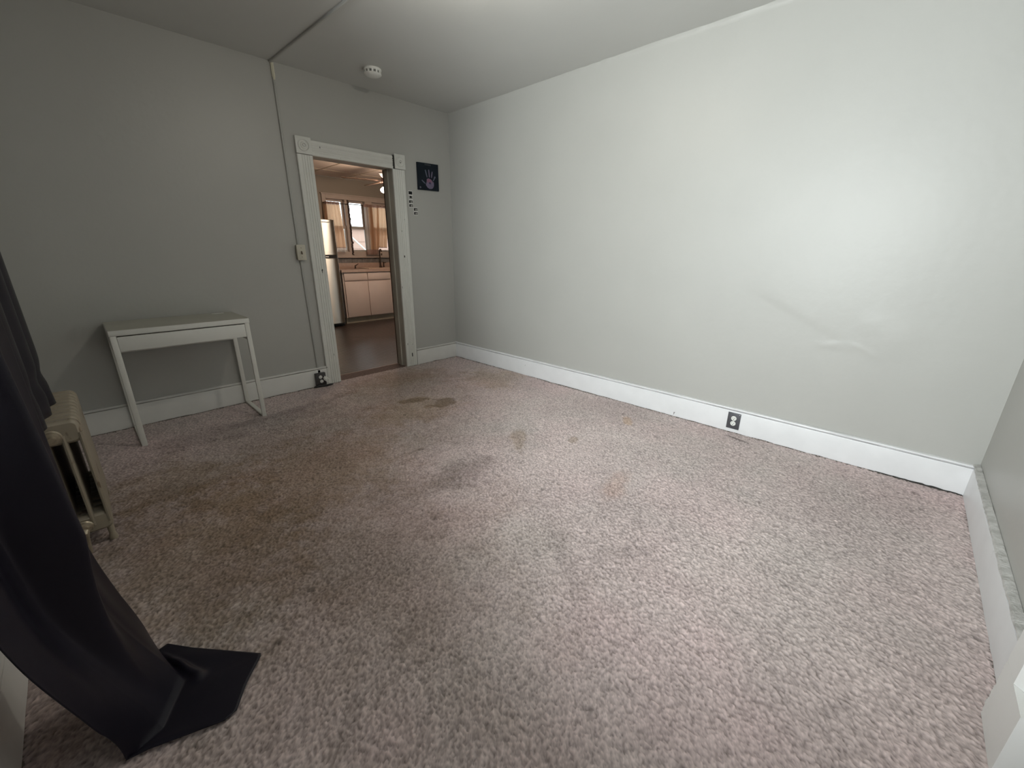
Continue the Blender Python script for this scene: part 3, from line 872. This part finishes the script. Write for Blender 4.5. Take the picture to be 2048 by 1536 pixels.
# ---- surface raceway, switch and outlets
rc = thing('surface_raceway', 'grey painted wiring raceway running over ceiling and down beside doorway', 'wiring raceway', (-1.67, 0, 0))
def race_wall(xa, za, xb, zb, w_=.0095, d_=.012):
    rings = []
    for x, z in ((xa, za), (xb, zb)):
        rings.append([(x - w_, .0005, z), (x - w_, -d_ + .004, z), (x - w_ + .004, -d_, z), (x + w_ - .004, -d_, z), (x + w_, -d_ + .004, z), (x + w_, .0005, z)])
    return MB().sweep(None, rings)
RWP = mat('raceway_paint', (0.40, 0.40, 0.375), 0.4, vary=0.05, vscale=10)
build('wall_run', race_wall(-1.671, 1.255, -1.672, 2.475), RWP, rc, smooth=SM)
build('wall_run', race_wall(-1.656, .128, -1.668, 1.14), RWP, rc, smooth=SM)
build('top_fitting', MB().sweep(None, [[(-1.6715 - q, .0005, z), (-1.6715 - q, -.012, z), (-1.6715, -.017, z), (-1.6715 + q, -.012, z), (-1.6715 + q, .0005, z)] for z, q in ((2.45, .006), (2.475, .0105), (2.56, .0105))]), CREAM, rc, smooth=SM, label='unpainted cream fitting at the ceiling')
rings = []
for y in (-.001, -2.04):
    xc = -1.680 + .0254 * (-y)
    rings.append([(xc - .0095, y, H - .0005), (xc - .0095, y, H - .010), (xc - .005, y, H - .014), (xc + .005, y, H - .014), (xc + .0095, y, H - .010), (xc + .0095, y, H - .0005)])
build('ceiling_run', MB().sweep(None, rings), mat('raceway_ceiling_paint', (0.53, 0.53, 0.50), 0.5), rc, smooth=SM)

sw = thing('light_switch', 'ivory toggle light switch on raceway left of doorway', 'light switch', (-1.666, 0, 1.14))
build('switch_box', B((-1.697, -.034, 1.143), (-1.634, .0005, 1.259), .003), IVORY, sw, smooth=SM)
pl_ = build('switch_plate', B((-1.701, -.041, 1.138), (-1.630, -.034, 1.264), .003), IVORY, sw, smooth=SM)
build('toggle', MB().sweep(None, [[(-1.670, -.040, 1.192), (-1.660, -.040, 1.192), (-1.660, -.040, 1.214), (-1.670, -.040, 1.214)], [(-1.669, -.054, 1.186), (-1.661, -.054, 1.186), (-1.661, -.054, 1.197), (-1.669, -.054, 1.197)]]), mat('dark_toggle', (0.12, 0.08, 0.055), 0.5), pl_, label='small dark toggle')
for z in (1.165, 1.238):
    build('screw', MB().lathe([(.001, -.043), (.0035, -.0425), (.004, -.040)], (-1.665, 0, z), 'y', 10), mat('worn_screw', (0.30, 0.26, 0.20), 0.4, metal=.5), pl_)

def disc_recept(axis, c0, mat_, parent, nsign, r_=.0175):
    """round receptacle face with two blade slots and a ground hole"""
    x, y, z = c0
    if axis == 'x':
        pr = MB().lathe([(.001, -.004), (r_ - .002, -.004), (r_, -.002), (r_, .003)], (x, y, z), 'x', 22)
    else:
        pr = MB().lathe([(.001, -.004), (r_ - .002, -.004), (r_, -.002), (r_, .003)], (x, y, z), 'y', 22)
    f = build('receptacle', pr, mat_, parent, smooth=SM)
    for d, hw_, hh, dz in ((-.0065, .0012, .0042, .004), (.0065, .0012, .0035, .004), (0, .0024, .0024, -.0075)):
        if axis == 'x':
            m = B((x - .0046, y + d - hw_, z + dz - hh), (x - .0036, y + d + hw_, z + dz + hh))
        else:
            m = B((x + d - hw_, y - .0046, z + dz - hh), (x + d + hw_, y - .0036, z + dz + hh))
        build('slot', m, SLOT, f)
    return f
ou = thing('outlet', 'dark grey wall outlet with two white sockets in right baseboard', 'outlet', (-.02, -3.148, .025))
pt = build('cover_plate', B((-.0265, -3.190, .026), (-.0195, -3.107, .146), .002), GREY_PLATE, ou, smooth=SM)
disc_recept('x', (-.0275, -3.149, .106), WHITE_PL, ou, -1)
disc_recept('x', (-.0275, -3.149, .068), WHITE_PL, ou, -1)
build('screw', MB().lathe([(.001, -.002), (.003, -.0015), (.003, .001)], (-.0268, -3.183, .139), 'x', 10), STEEL_SCREW, pt)
build('screw', MB().lathe([(.001, -.002), (.003, -.0015), (.003, .001)], (-.0268, -3.149, .087), 'x', 10), STEEL_SCREW, pt)

ob = thing('outlet', 'dark boxed outlet at the foot of raceway beside the doorway', 'outlet', (-1.657, -.02, .012))
build('outlet_box', B((-1.703, -.052, .012), (-1.612, -.0205, .130), .003), DARK_PLATE, ob, smooth=SM)
disc_recept('y', (-1.662, -.0535, .094), WHITE_PL, ob, -1, .0155)
disc_recept('y', (-1.656, -.0535, .052), WHITE_PL, ob, -1, .0155)
build('conduit_nipple', B((-1.669, -.020, .126), (-1.641, .0, .156), .004), mat('chipped_nipple', (0.5, 0.48, 0.42), 0.5, vary=0.7, vscale=80), ob, smooth=SM)
pg = thing('plug_adapter', 'broken white plug pieces sticking out of the boxed outlet', 'plug', (-1.625, -.07, .03))
def bar(a, b_, r_=.006): return MB().tube([a, b_], r_, 6)
build('plug_body', MB().tube([(-1.636, -.060, .088), (-1.616, -.072, .066)], [.011, .013], 8), WHITE_PL, pg, smooth=SM)
build('plug_blade', bar((-1.632, -.066, .100), (-1.592, -.088, .062), .0045), WHITE_PL, pg)
build('plug_blade', bar((-1.640, -.066, .070), (-1.600, -.090, .034), .0045), WHITE_PL, pg)
build('plug_bridge', bar((-1.604, -.086, .066), (-1.604, -.090, .040), .0045), WHITE_PL, pg)
cd = MB().tube([(-1.735, -.060, .010), (-1.715, -.064, .013), (-1.690, -.062, .014), (-1.655, -.070, .012), (-1.62, -.082, .012), (-1.585, -.075, .011), (-1.560, -.068, .009)], [.005, .009, .011, .010, .010, .009, .004], 8)
build('power_cord', cd, RUBBER, smooth=True, label='short black cord lying on the carpet below the boxed outlet', cat='cord')

# ---- smoke detector
sd = thing('smoke_detector', 'round white smoke detector on the ceiling near the doorway', 'smoke detector', (-1.083, -.435, H))
sx, sy_ = -1.083, -.435
build('mounting_base', MB().lathe([(.066, 0), (.068, -.008), (.064, -.016), (.050, -.017), (.001, -.017)], (sx, sy_, H), 'z', 36), WHITE_PL, sd, smooth=SM)
build('smoke_chamber', MB().lathe([(.050, -.015), (.050, -.036)], (sx, sy_, H), 'z', 28), mat('detector_grille', (0.22, 0.22, 0.21), 0.7), sd, smooth=SM)
for k in range(12):
    a = 2 * PI * k / 12
    m = MB().box((-.004, -.003, -.036), (.004, .003, -.014))
    m.v = [(sx + (p[0] + .060) * math.cos(a) - p[1] * 2.2 * math.sin(a), sy_ + (p[0] + .060) * math.sin(a) + p[1] * 2.2 * math.cos(a), H + p[2]) for p in m.v]
    build('vent_rib', m, WHITE_PL, sd)
build('cap', MB().lathe([(.001, -.052), (.040, -.050), (.058, -.044), (.066, -.037), (.066, -.034), (.001, -.034)], (sx, sy_, H), 'z', 36), WHITE_PL, sd, smooth=SM)

# ---- canvas with a handprint
cv = thing('canvas_picture', 'square navy canvas with a pale purple painted handprint on back wall', 'picture', (-.302, 0, 1.815))
m = MB()
fr = [(-.430, 2.066), (-.174, 2.073), (-.174, 1.821), (-.431, 1.815)]
m.sweep(None, [[(x, -.001, z) for x, z in fr], [(x, -.018, z) for x, z in fr]])
build('canvas', m, CANVAS, cv)
def paint(name, col): return mat(name, col, 0.55, vary=0.35, vscale=55)
BLUE, PINK, LILAC = paint('paint_blue_grey', (0.13, 0.15, 0.21)), paint('paint_pink', (0.27, 0.13, 0.20)), paint('paint_lilac', (0.19, 0.16, 0.25))
def stroke(pts, w0):
    """flat painted stroke lying on the canvas, slightly proud"""
    P = [Vector((x, 0, z)) for x, z in pts]
    rings = []
    L_, n = len(P), 0
    outl = []
    left, rightp = [], []
    for i, p in enumerate(P):
        t = (P[min(i + 1, L_ - 1)] - P[max(i - 1, 0)]).normalized()
        nn = Vector((-t.z, 0, t.x))
        ww = w0[i] if isinstance(w0, (list, tuple)) else w0
        left.append(p + nn * ww); rightp.append(p - nn * ww)
    outl = left + rightp[::-1]
    return MB().sweep(None, [[(p.x, -.0175, p.z) for p in outl], [(p.x, -.0188, p.z) for p in outl]])
hp = build('handprint_palm', MB().sweep(None, [[(x, yq, z) for x, z in ((-.322, 1.925), (-.298, 1.932), (-.266, 1.921), (-.252, 1.905), (-.238, 1.900), (-.238, 1.865), (-.252, 1.842), (-.275, 1.833), (-.300, 1.834), (-.322, 1.846), (-.338, 1.868), (-.330, 1.885))] for yq in (-.0175, -.0187)]), LILAC, cv)
build('palm_patch', MB().sweep(None, [[(x, yq, z) for x, z in ((-.320, 1.922), (-.298, 1.929), (-.268, 1.918), (-.262, 1.897), (-.276, 1.880), (-.306, 1.886), (-.326, 1.900))] for yq in (-.0187, -.0191)]), PINK, hp, label='pink patch')
build('palm_spot', MB().lathe([(.001, -.0197), (.011, -.0196), (.012, -.019)], (-.287, 0, 1.887), 'y', 12), mat('paint_dark_blue', (0.03, 0.03, 0.09), .5), hp, label='dark blue spot')
build('finger', stroke([(-.318, 1.938), (-.328, 1.972), (-.337, 2.006)], [.005, .0065, .0055]), BLUE, cv)
build('finger', stroke([(-.290, 1.941), (-.292, 1.976), (-.294, 2.012)], [.005, .0065, .0055]), LILAC, cv)
build('finger', stroke([(-.264, 1.940), (-.258, 1.97), (-.252, 1.998)], [.005, .006, .0055]), LILAC, cv)
build('finger', stroke([(-.246, 1.912), (-.234, 1.928), (-.222, 1.950), (-.214, 1.954)], [.004, .006, .009, .006]), BLUE, cv)
build('thumb', stroke([(-.342, 1.878), (-.362, 1.890), (-.385, 1.906)], [.004, .006, .005]), BLUE, cv)
build('small_mark', MB().lathe([(.001, -.019), (.009, -.0188), (.010, -.0175)], (-.406, 0, 1.838), 'y', 10), mat('paint_grey', (0.12, 0.12, 0.15), .5), cv, label='small grey mark in the corner')
m = MB()
xq = -.340
for wdt in (.008, .006, .009, .005, .008, .010, .006, .007, .008):
    m.box((xq, -.0185, 2.048), (xq + wdt - .002, -.0178, 2.062))
    xq += wdt + .001
build('faint_lettering', m, mat('paint_faint', (0.03, 0.036, 0.045), .6), cv, label='faint illegible lettering')

# ---- photo strips by the casing
def photo_strip(x, zt, tilt, kinds, label):
    n = len(kinds)
    t = thing('photo_strip', label, 'photo', (x + .024, 0, zt - .07 * n / 2 - .03), group='small photos beside the doorway')
    def Q(dx, dz): return (x + dx + tilt * dz, zt + dz)
    hgt = .0 + sum(h for h, _ in kinds)
    q = [Q(0, 0), Q(.047, 0), Q(.047, -hgt), Q(0, -hgt)]
    build('paper', MB().sweep(None, [[(a, -.0004, b_) for a, b_ in q], [(a, -.0016, b_) for a, b_ in q]]), PAPER_W, t)
    zz_ = 0
    for h, kd in kinds:
        q = [Q(.003, zz_ - .006), Q(.044, zz_ - .006), Q(.044, zz_ - h + .005), Q(.003, zz_ - h + .005)]
        fr_ = build('photo_frame', MB().sweep(None, [[(a, -.0016, b_) for a, b_ in q], [(a, -.0021, b_) for a, b_ in q]]), PHOTO_D if kd != 'light' else PHOTO_L, t)
        if kd == 'face':
            c0 = Q(.028, zz_ - h * .58)
            pts = [(c0[0] + .012 * math.cos(a), c0[1] + h * .26 * math.sin(a)) for a in [2 * PI * k / 12 for k in range(12)]]
            build('face_print', MB().sweep(None, [[(a, -.0021, b_) for a, b_ in pts], [(a, -.0025, b_) for a, b_ in pts]]), PHOTO_L, fr_)
            q = [Q(.020, zz_ - h * .84), Q(.038, zz_ - h * .84), Q(.044, zz_ - h + .006), Q(.012, zz_ - h + .006)]
        if kd == 'light':
            c0 = Q(.024, zz_ - h * .45)
            pts = [(c0[0] + .013 * math.cos(a), c0[1] + .010 * math.sin(a)) for a in [2 * PI * k / 10 for k in range(10)]]
            build('hair_print', MB().sweep(None, [[(a, -.0021, b_) for a, b_ in pts], [(a, -.0025, b_) for a, b_ in pts]]), PHOTO_D, fr_)
        zz_ -= h
photo_strip(-.544, 1.796, -.01, ((.040, 'dark'), (.042, 'light')), 'topmost dark photo strip by the casing')
photo_strip(-.544, 1.712, 0.0, ((.036, 'face'), (.036, 'face')), 'middle black and white photo strip by the casing')
photo_strip(-.493, 1.643, 0.0, ((.037, 'face'), (.037, 'face')), 'lowest photo strip, set right of the other two')

# ================================================================== THINGS IN THE KITCHEN
# ---- fridge
fg = thing('refrigerator', 'tall stainless steel top freezer refrigerator seen through the doorway', 'refrigerator', (-.36, 3.2, 0))
FX0, FX1, FY = -.665, -.022, 2.87
build('fridge_body', B((FX0 + .005, FY + .06, .03), (FX1 - .005, 3.58, 1.655), .006), FRIDGE_SIDE, fg, smooth=SM)
def fridge_door(name, za, zb):
    n = 26
    pts = []
    for i in range(n + 1):
        u = -1 + 2 * i / n
        x = (FX0 + FX1) / 2 + u * (FX1 - FX0) / 2
        pts.append((x, FY + .048 * abs(u) ** 2.0 + .028 * max(0, (abs(u) - .78) / .22) ** 2))
    pts += [(FX1, FY + .075), (FX0, FY + .075)]
    m = MB()
    rings = []
    for z, ins in ((za, .006), (za + .006, 0), (zb - .006, 0), (zb, .006)):
        rings.append([(x, y + ins, z) for x, y in pts])
    m.sweep(None, rings)
    return build(name, m, FRIDGE, fg, smooth=SM)
fz = fridge_door('freezer_door', 1.142, 1.667)
fd = fridge_door('fridge_door', .055, 1.092)
pts = []
for i in range(27):
    u = -1 + 2 * i / 26
    pts.append(((FX0 + FX1) / 2 + u * .30, FY + .012 + .048 * abs(u) ** 2.0))
pts += [(FX1 - .03, FY + .07), (FX0 + .03, FY + .07)]
hd = build('handle_recess', MB().sweep(None, [[(x, y, z) for x, y in pts] for z in (1.090, 1.144)]), SLOT, fg, smooth=SM, label='black handle recess between the doors')
build('handle_label', B((-.235, FY + .004, 1.108), (-.185, FY + .014, 1.124), .003), LED, hd, label='small white label')
m = MB()
for k, wdt in enumerate((.012, .010, .014, .010, .012, .010, .012)):
    m.box((-.225 + k * .0165, FY - .004 + .004 * k / 3, 1.625), (-.225 + k * .0165 + wdt, FY + .010, 1.632))
build('brand_mark', m, SLOT, fz, label='thin dark brand lettering')
build('foot', B((FX0 + .05, FY + .08, .0), (FX0 + .1, FY + .13, .032)), SLOT, fg)
build('foot', B((FX1 - .1, FY + .08, .0), (FX1 - .05, FY + .13, .032)), SLOT, fg)
build('kick_grille', B((FX0 + .02, FY + .07, .006), (FX1 - .02, FY + .09, .05)), SLOT, fg)

fg.rotation_euler = (0, 0, math.radians(-6))
fg.location = (-.326, 3.222, 0)
# ---- sink base cabinet
cb = thing('base_cabinet', 'pinkish white kitchen sink cabinet with two doors and two drawers', 'cabinet', (.55, 3.35, 0))
CXa, CXb, CYf = .075, 1.60, 3.045
build('cabinet_body', MB().box((CXa, CYf + .02, .10), (CXa + .018, KY - .01, .858)).box((CXb - .018, CYf + .02, .10), (CXb, KY - .01, .858)).box((CXa + .018, CYf + .02, .10), (CXb - .018, KY - .01, .118)).box((CXa + .018, CYf + .02, .118), (CXb - .018, CYf + .036, .858)), CAB, cb)
build('toe_board', B((CXa, CYf + .055, 0), (CXb, CYf + .075, .10)), TOE, cb)
for xa, xb in ((.098, .507), (.521, .953)):
    build('door', B((xa, CYf, .112), (xb, CYf + .0195, .705), .002), CAB, cb, smooth=SM)
    build('drawer_front', B((xa, CYf, .728), (xb, CYf + .0195, .848), .002), CAB, cb, smooth=SM)
build('door', B((.985, CYf, .112), (1.40, CYf + .0195, .848), .002), CAB, cb, smooth=SM)
ct = thing('countertop', 'pinkish tan laminate countertop with low backsplash under the kitchen window', 'countertop', (.6, 3.35, .86))
m = MB()
SX0, SX1, SY0, SY1 = .62, 1.42, 3.15, 3.53
m.box((CXa - .02, CYf - .02, .862), (SX0, KY - .001, .90)).box((SX1, CYf - .02, .862), (CXb, KY - .001, .90))
m.box((SX0, CYf - .02, .862), (SX1, SY0, .90)).box((SX0, SY1, .862), (SX1, KY - .001, .90))
build('counter_slab', m, COUNTER, ct)
build('backsplash_lip', B((CXa - .02, KY - .022, .90), (CXb, KY - .001, .995), .003), COUNTER, ct, smooth=SM)
m = MB()
tl = thing('tile_strip', 'grey tile strip between the counter lip and the window sill', 'tile strip', (.6, KY, .995), kind='structure')
for i in range(15):
    xa = CXa - .02 + i * .102
    build('tile', B((xa + .001, KY - .009, .996), (xa + .101, KY - .001, 1.078), .0015), TILE, tl)
sk = thing('sink', 'tan enamel drop in kitchen sink set in the counter', 'sink', (1.02, 3.34, .78))
m = MB()
m.box((SX0 - .02, SY0 - .02, .9005), (SX1 + .02, SY0 + .015, .912), .004).box((SX0 - .02, SY1 - .015, .9005), (SX1 + .02, SY1 + .045, .912), .004)
m.box((SX0 - .02, SY0 + .015, .9005), (SX0 + .015, SY1 - .015, .912), .004).box((SX1 - .015, SY0 + .015, .9005), (SX1 + .02, SY1 - .015, .912), .004)
build('rim', m, SINK, sk, smooth=SM)
m = MB()
m.box((SX0 + .002, SY0 + .002, .760), (SX1 - .002, SY1 - .002, .768)).box((SX0 + .002, SY0 + .002, .768), (SX0 + .01, SY1 - .002, .90)).box((SX1 - .01, SY0 + .002, .768), (SX1 - .002, SY1 - .002, .90))
m.box((SX0 + .01, SY0 + .002, .768), (SX1 - .01, SY0 + .01, .90)).box((SX0 + .01, SY1 - .01, .768), (SX1 - .01, SY1 - .002, .90))
build('bowl', m, SINK, sk)
fa = thing('faucet', 'dark gooseneck kitchen faucet behind the sink', 'faucet', (1.055, 3.525, .912))
fxx, fyy = 1.055, 3.525
arc = [(fxx, fyy, .93), (fxx, fyy, 1.10)] + [(fxx - .028 * (1 - math.cos(a)), fyy - .085 * (1 - math.cos(a)), 1.16 + .075 * math.sin(a)) for a in [PI * k / 10 for k in range(11)]] + [(fxx - .056, fyy - .17, 1.13)]
build('spout', MB().tube(arc, .011, 10), FAUCET, fa, smooth=SM)
build('faucet_base', MB().lathe([(.028, 0), (.028, .008), (.018, .02), (.015, .05)], (fxx, fyy, .912), 'z', 18), FAUCET, fa, smooth=SM)
sp = thing('soap_dispenser', 'small dark pump on the sink rim right of the gooseneck faucet', 'soap dispenser', (1.135, 3.55, .912))
build('pump_body', MB().lathe([(.018, 0), (.018, .01), (.011, .018), (.011, .075), (.014, .08), (.014, .095), (.001, .097)], (1.135, 3.55, .912), 'z', 14), FAUCET, sp, smooth=SM)
build('pump_spout', MB().tube([(1.135, 3.55, .985), (1.16, 3.51, 1.0)], .006, 8), FAUCET, sp, smooth=SM)
tp = thing('small_tap', 'small dark tap with lever on the counter left of the sink', 'tap', (.545, 3.52, .90))
build('tap_body', MB().lathe([(.018, 0), (.018, .008), (.011, .015), (.010, .055), (.001, .057)], (.545, 3.52, .90), 'z', 14), FAUCET, tp, smooth=SM)
build('lever', MB().tube([(.545, 3.52, .945), (.60, 3.50, .985)], [.009, .006], 8), FAUCET, tp, smooth=SM)

# ---- curtain rod and sheer curtains
kr = thing('curtain_rod', 'thin dark tension rod across the kitchen window', 'curtain rod', (.85, 3.585, 1.985))
build('rod', MB().tube([(.155, 3.585, 1.978), (1.50, 3.585, 1.992)], .006, 8), FAUCET, kr, smooth=SM)
build('bracket', B((.150, 3.58, 1.97), (.162, KY - .022, 1.986)), FAUCET, kr)
build('bracket', B((1.492, 3.58, 1.984), (1.504, KY - .022, 2.0)), FAUCET, kr)
def sheer(x0t, x1t, x0b, x1b, zt, zb, folds, label, hem=.03, pale=0.0, seed=1, lace=False, yc=3.572):
    t = thing('sheer_curtain', label, 'curtain', ((x0t + x1t) / 2, 3.585, zb), group='sheer tan kitchen curtains')
    r = random.Random(seed)
    ph = [r.uniform(0, 6) for _ in range(4)]
    def surf(z0, z1, extra=0.0):
        def f(u, v_):
            z = z0 + (z1 - z0) * v_
            tt = (zt - z) / (zt - zb)
            bow = .04 * math.sin(PI * tt) * (x1t - x0t)
            x = (x0t + (x0b - x0t) * tt) * (1 - u) + (x1t + (x1b - x1t) * tt + bow) * u
            a = .013 + .004 * tt
            y = yc + a * math.sin(u * 2 * PI * folds + ph[0] + .8 * tt) + .5 * a * math.sin(u * 2 * PI * folds * 2.3 + ph[1]) + extra * math.sin(u * 60)
            return (x, y, z)
        return f
    ns = max(24, int(folds * 12))
    if pale > 0:
        g1 = surf(zt - .03, zb + hem)
        build('pale_edge', MB().grid(lambda u, v_: g1(u * pale, v_), 12, 24), SHEER_PALE, t, smooth=True, label='paler thin edge')
        build('cloth', MB().grid(lambda u, v_: g1(pale + u * (1 - pale), v_), ns, 24), SHEER, t, smooth=True)
    else:
        build('cloth', MB().grid(surf(zt - .03, zb + hem), ns, 24), SHEER, t, smooth=True)
    build('gathered_heading', MB().grid(surf(zt + .015, zt - .03, .008), ns, 4), SHEER_HEM, t, smooth=True)
    if lace:
        build('hem', MB().grid(surf(zb + hem, zb + hem - .012), ns, 2), SHEER_HEM, t, smooth=True)
        build('lace_trim', MB().grid(surf(zb + hem - .012, zb), ns, 3), SHEER_PALE, t, smooth=True, label='thin see-through trim')
    else:
        build('hem', MB().grid(surf(zb + hem, zb), ns, 3), SHEER_HEM, t, smooth=True)
sheer(.155, .405, .10, .448, 1.985, 1.185, 4, 'sheer tan curtain at left of kitchen window, above the fridge', .080, 0, 1, lace=True)
sheer(.828, 1.118, .825, 1.050, 1.988, 1.145, 3, 'sheer tan curtain bunched in middle of the kitchen window', .085, .28, 2, yc=3.556)
sheer(1.112, 1.33, 1.045, 1.26, 1.992, 1.262, 3, 'sheer tan curtain at right of kitchen window beside jamb', .014, 0, 3)

# ---- ceiling fan
fn = thing('ceiling_fan', 'wooden ceiling fan with lit white globe, half hidden by the doorway jamb', 'ceiling fan', (.377, 1.896, KH))
hx, hy, bz = .377, 1.896, 2.165
build('canopy', MB().lathe([(.065, -.002), (.063, -.02), (.045, -.05), (.02, -.065), (.013, -.07)], (hx, hy, KH), 'z', 24), FAN_BRASS, fn, smooth=SM)
build('downrod', MB().tube([(hx, hy, KH - .06), (hx, hy, bz + .06)], .011, 10), FAN_BRASS, fn, smooth=SM)
build('motor', MB().lathe([(.02, .085), (.06, .07), (.092, .045), (.095, .0), (.085, -.02), (.055, -.03), (.05, -.05), (.001, -.05)], (hx, hy, bz), 'z', 28), FAN_BRASS, fn, smooth=SM)
a0 = math.atan2(2.09 - hy, -.227 - hx)
for k in range(5):
    a = a0 - k * 2 * PI / 5
    ca_, sa_ = math.cos(a), math.sin(a)
    def tr(x, y, z, tl=math.radians(-11)):
        y2, z2 = y * math.cos(tl) - z * math.sin(tl), y * math.sin(tl) + z * math.cos(tl)
        return (hx + x * ca_ - y2 * sa_, hy + x * sa_ + y2 * ca_, bz + z2)
    out = [(.15, -.048), (.40, -.066), (.58, -.064), (.625, -.04), (.634, 0), (.625, .04), (.58, .064), (.40, .066), (.15, .048)]
    bl = build('blade', MB().sweep(None, [[tr(x, y, -.0035) for x, y in out], [tr(x, y, .0035) for x, y in out]]), FAN_WOOD, fn)
    br = [(.07, -.018), (.14, -.014), (.20, -.032), (.22, 0), (.20, .032), (.14, .014), (.07, .018)]
    build('blade_iron', MB().sweep(None, [[tr(x, y, -.009) for x, y in br], [tr(x, y, -.004) for x, y in br]]), FAN_BRASS, bl)
build('light_fitter', MB().lathe([(.05, -.045), (.06, -.055), (.055, -.075), (.001, -.075)], (hx, hy, bz), 'z', 24), FAN_BRASS, fn, smooth=SM)
build('glass_globe', MB().lathe([(.048, -.072), (.085, -.085), (.112, -.108), (.117, -.125), (.100, -.148), (.060, -.166), (.001, -.172)], (hx, hy, bz), 'z', 28), GLOBE, fn, smooth=True)

# ---- outside the kitchen window
ob_ = thing('outbuilding', 'pinkish neighbouring house wall beyond the kitchen window', 'building', (2.3, 7.2, 0))
sdg = build('siding', MB().box((-1.5, 7.0, -.6), (6.5, 7.15, 1.73)), SIDING, ob_)
for i in range(12):
    build('siding_board', MB().prism([(6.985, -.55 + i * .18), (6.998, -.55 + i * .18 + .178), (7.002, -.55 + i * .18 + .178), (7.002, -.55 + i * .18)], 'x', -1.5, 6.5), SIDING, sdg)
build('eave', B((-1.6, 6.93, 1.73), (6.6, 7.3, 1.77), .01), mat('grey_eave', (0.35, 0.33, 0.31), 0.6), ob_)
hr = thing('stair_handrail', 'white sloping handrail outside the kitchen window', 'handrail', (2.16, 6.5, -.6))
build('rail', MB().tube([(1.80, 6.5, 1.69), (2.75, 6.5, .845)], .022, 8), RAIL_W, hr, smooth=SM)
for x, zt in ((1.84, 1.65), (2.70, .88)):
    build('post', B((x - .02, 6.48, -.6), (x + .02, 6.52, zt)), RAIL_W, hr)
gd = build('ground', B((-6, 3.9, -.7), (9, 12, -.6)), mat('yard_ground', (0.20, 0.19, 0.16), 0.9, vary=0.3, vscale=2), label='yard ground outside the kitchen window', cat='ground', kind='structure')
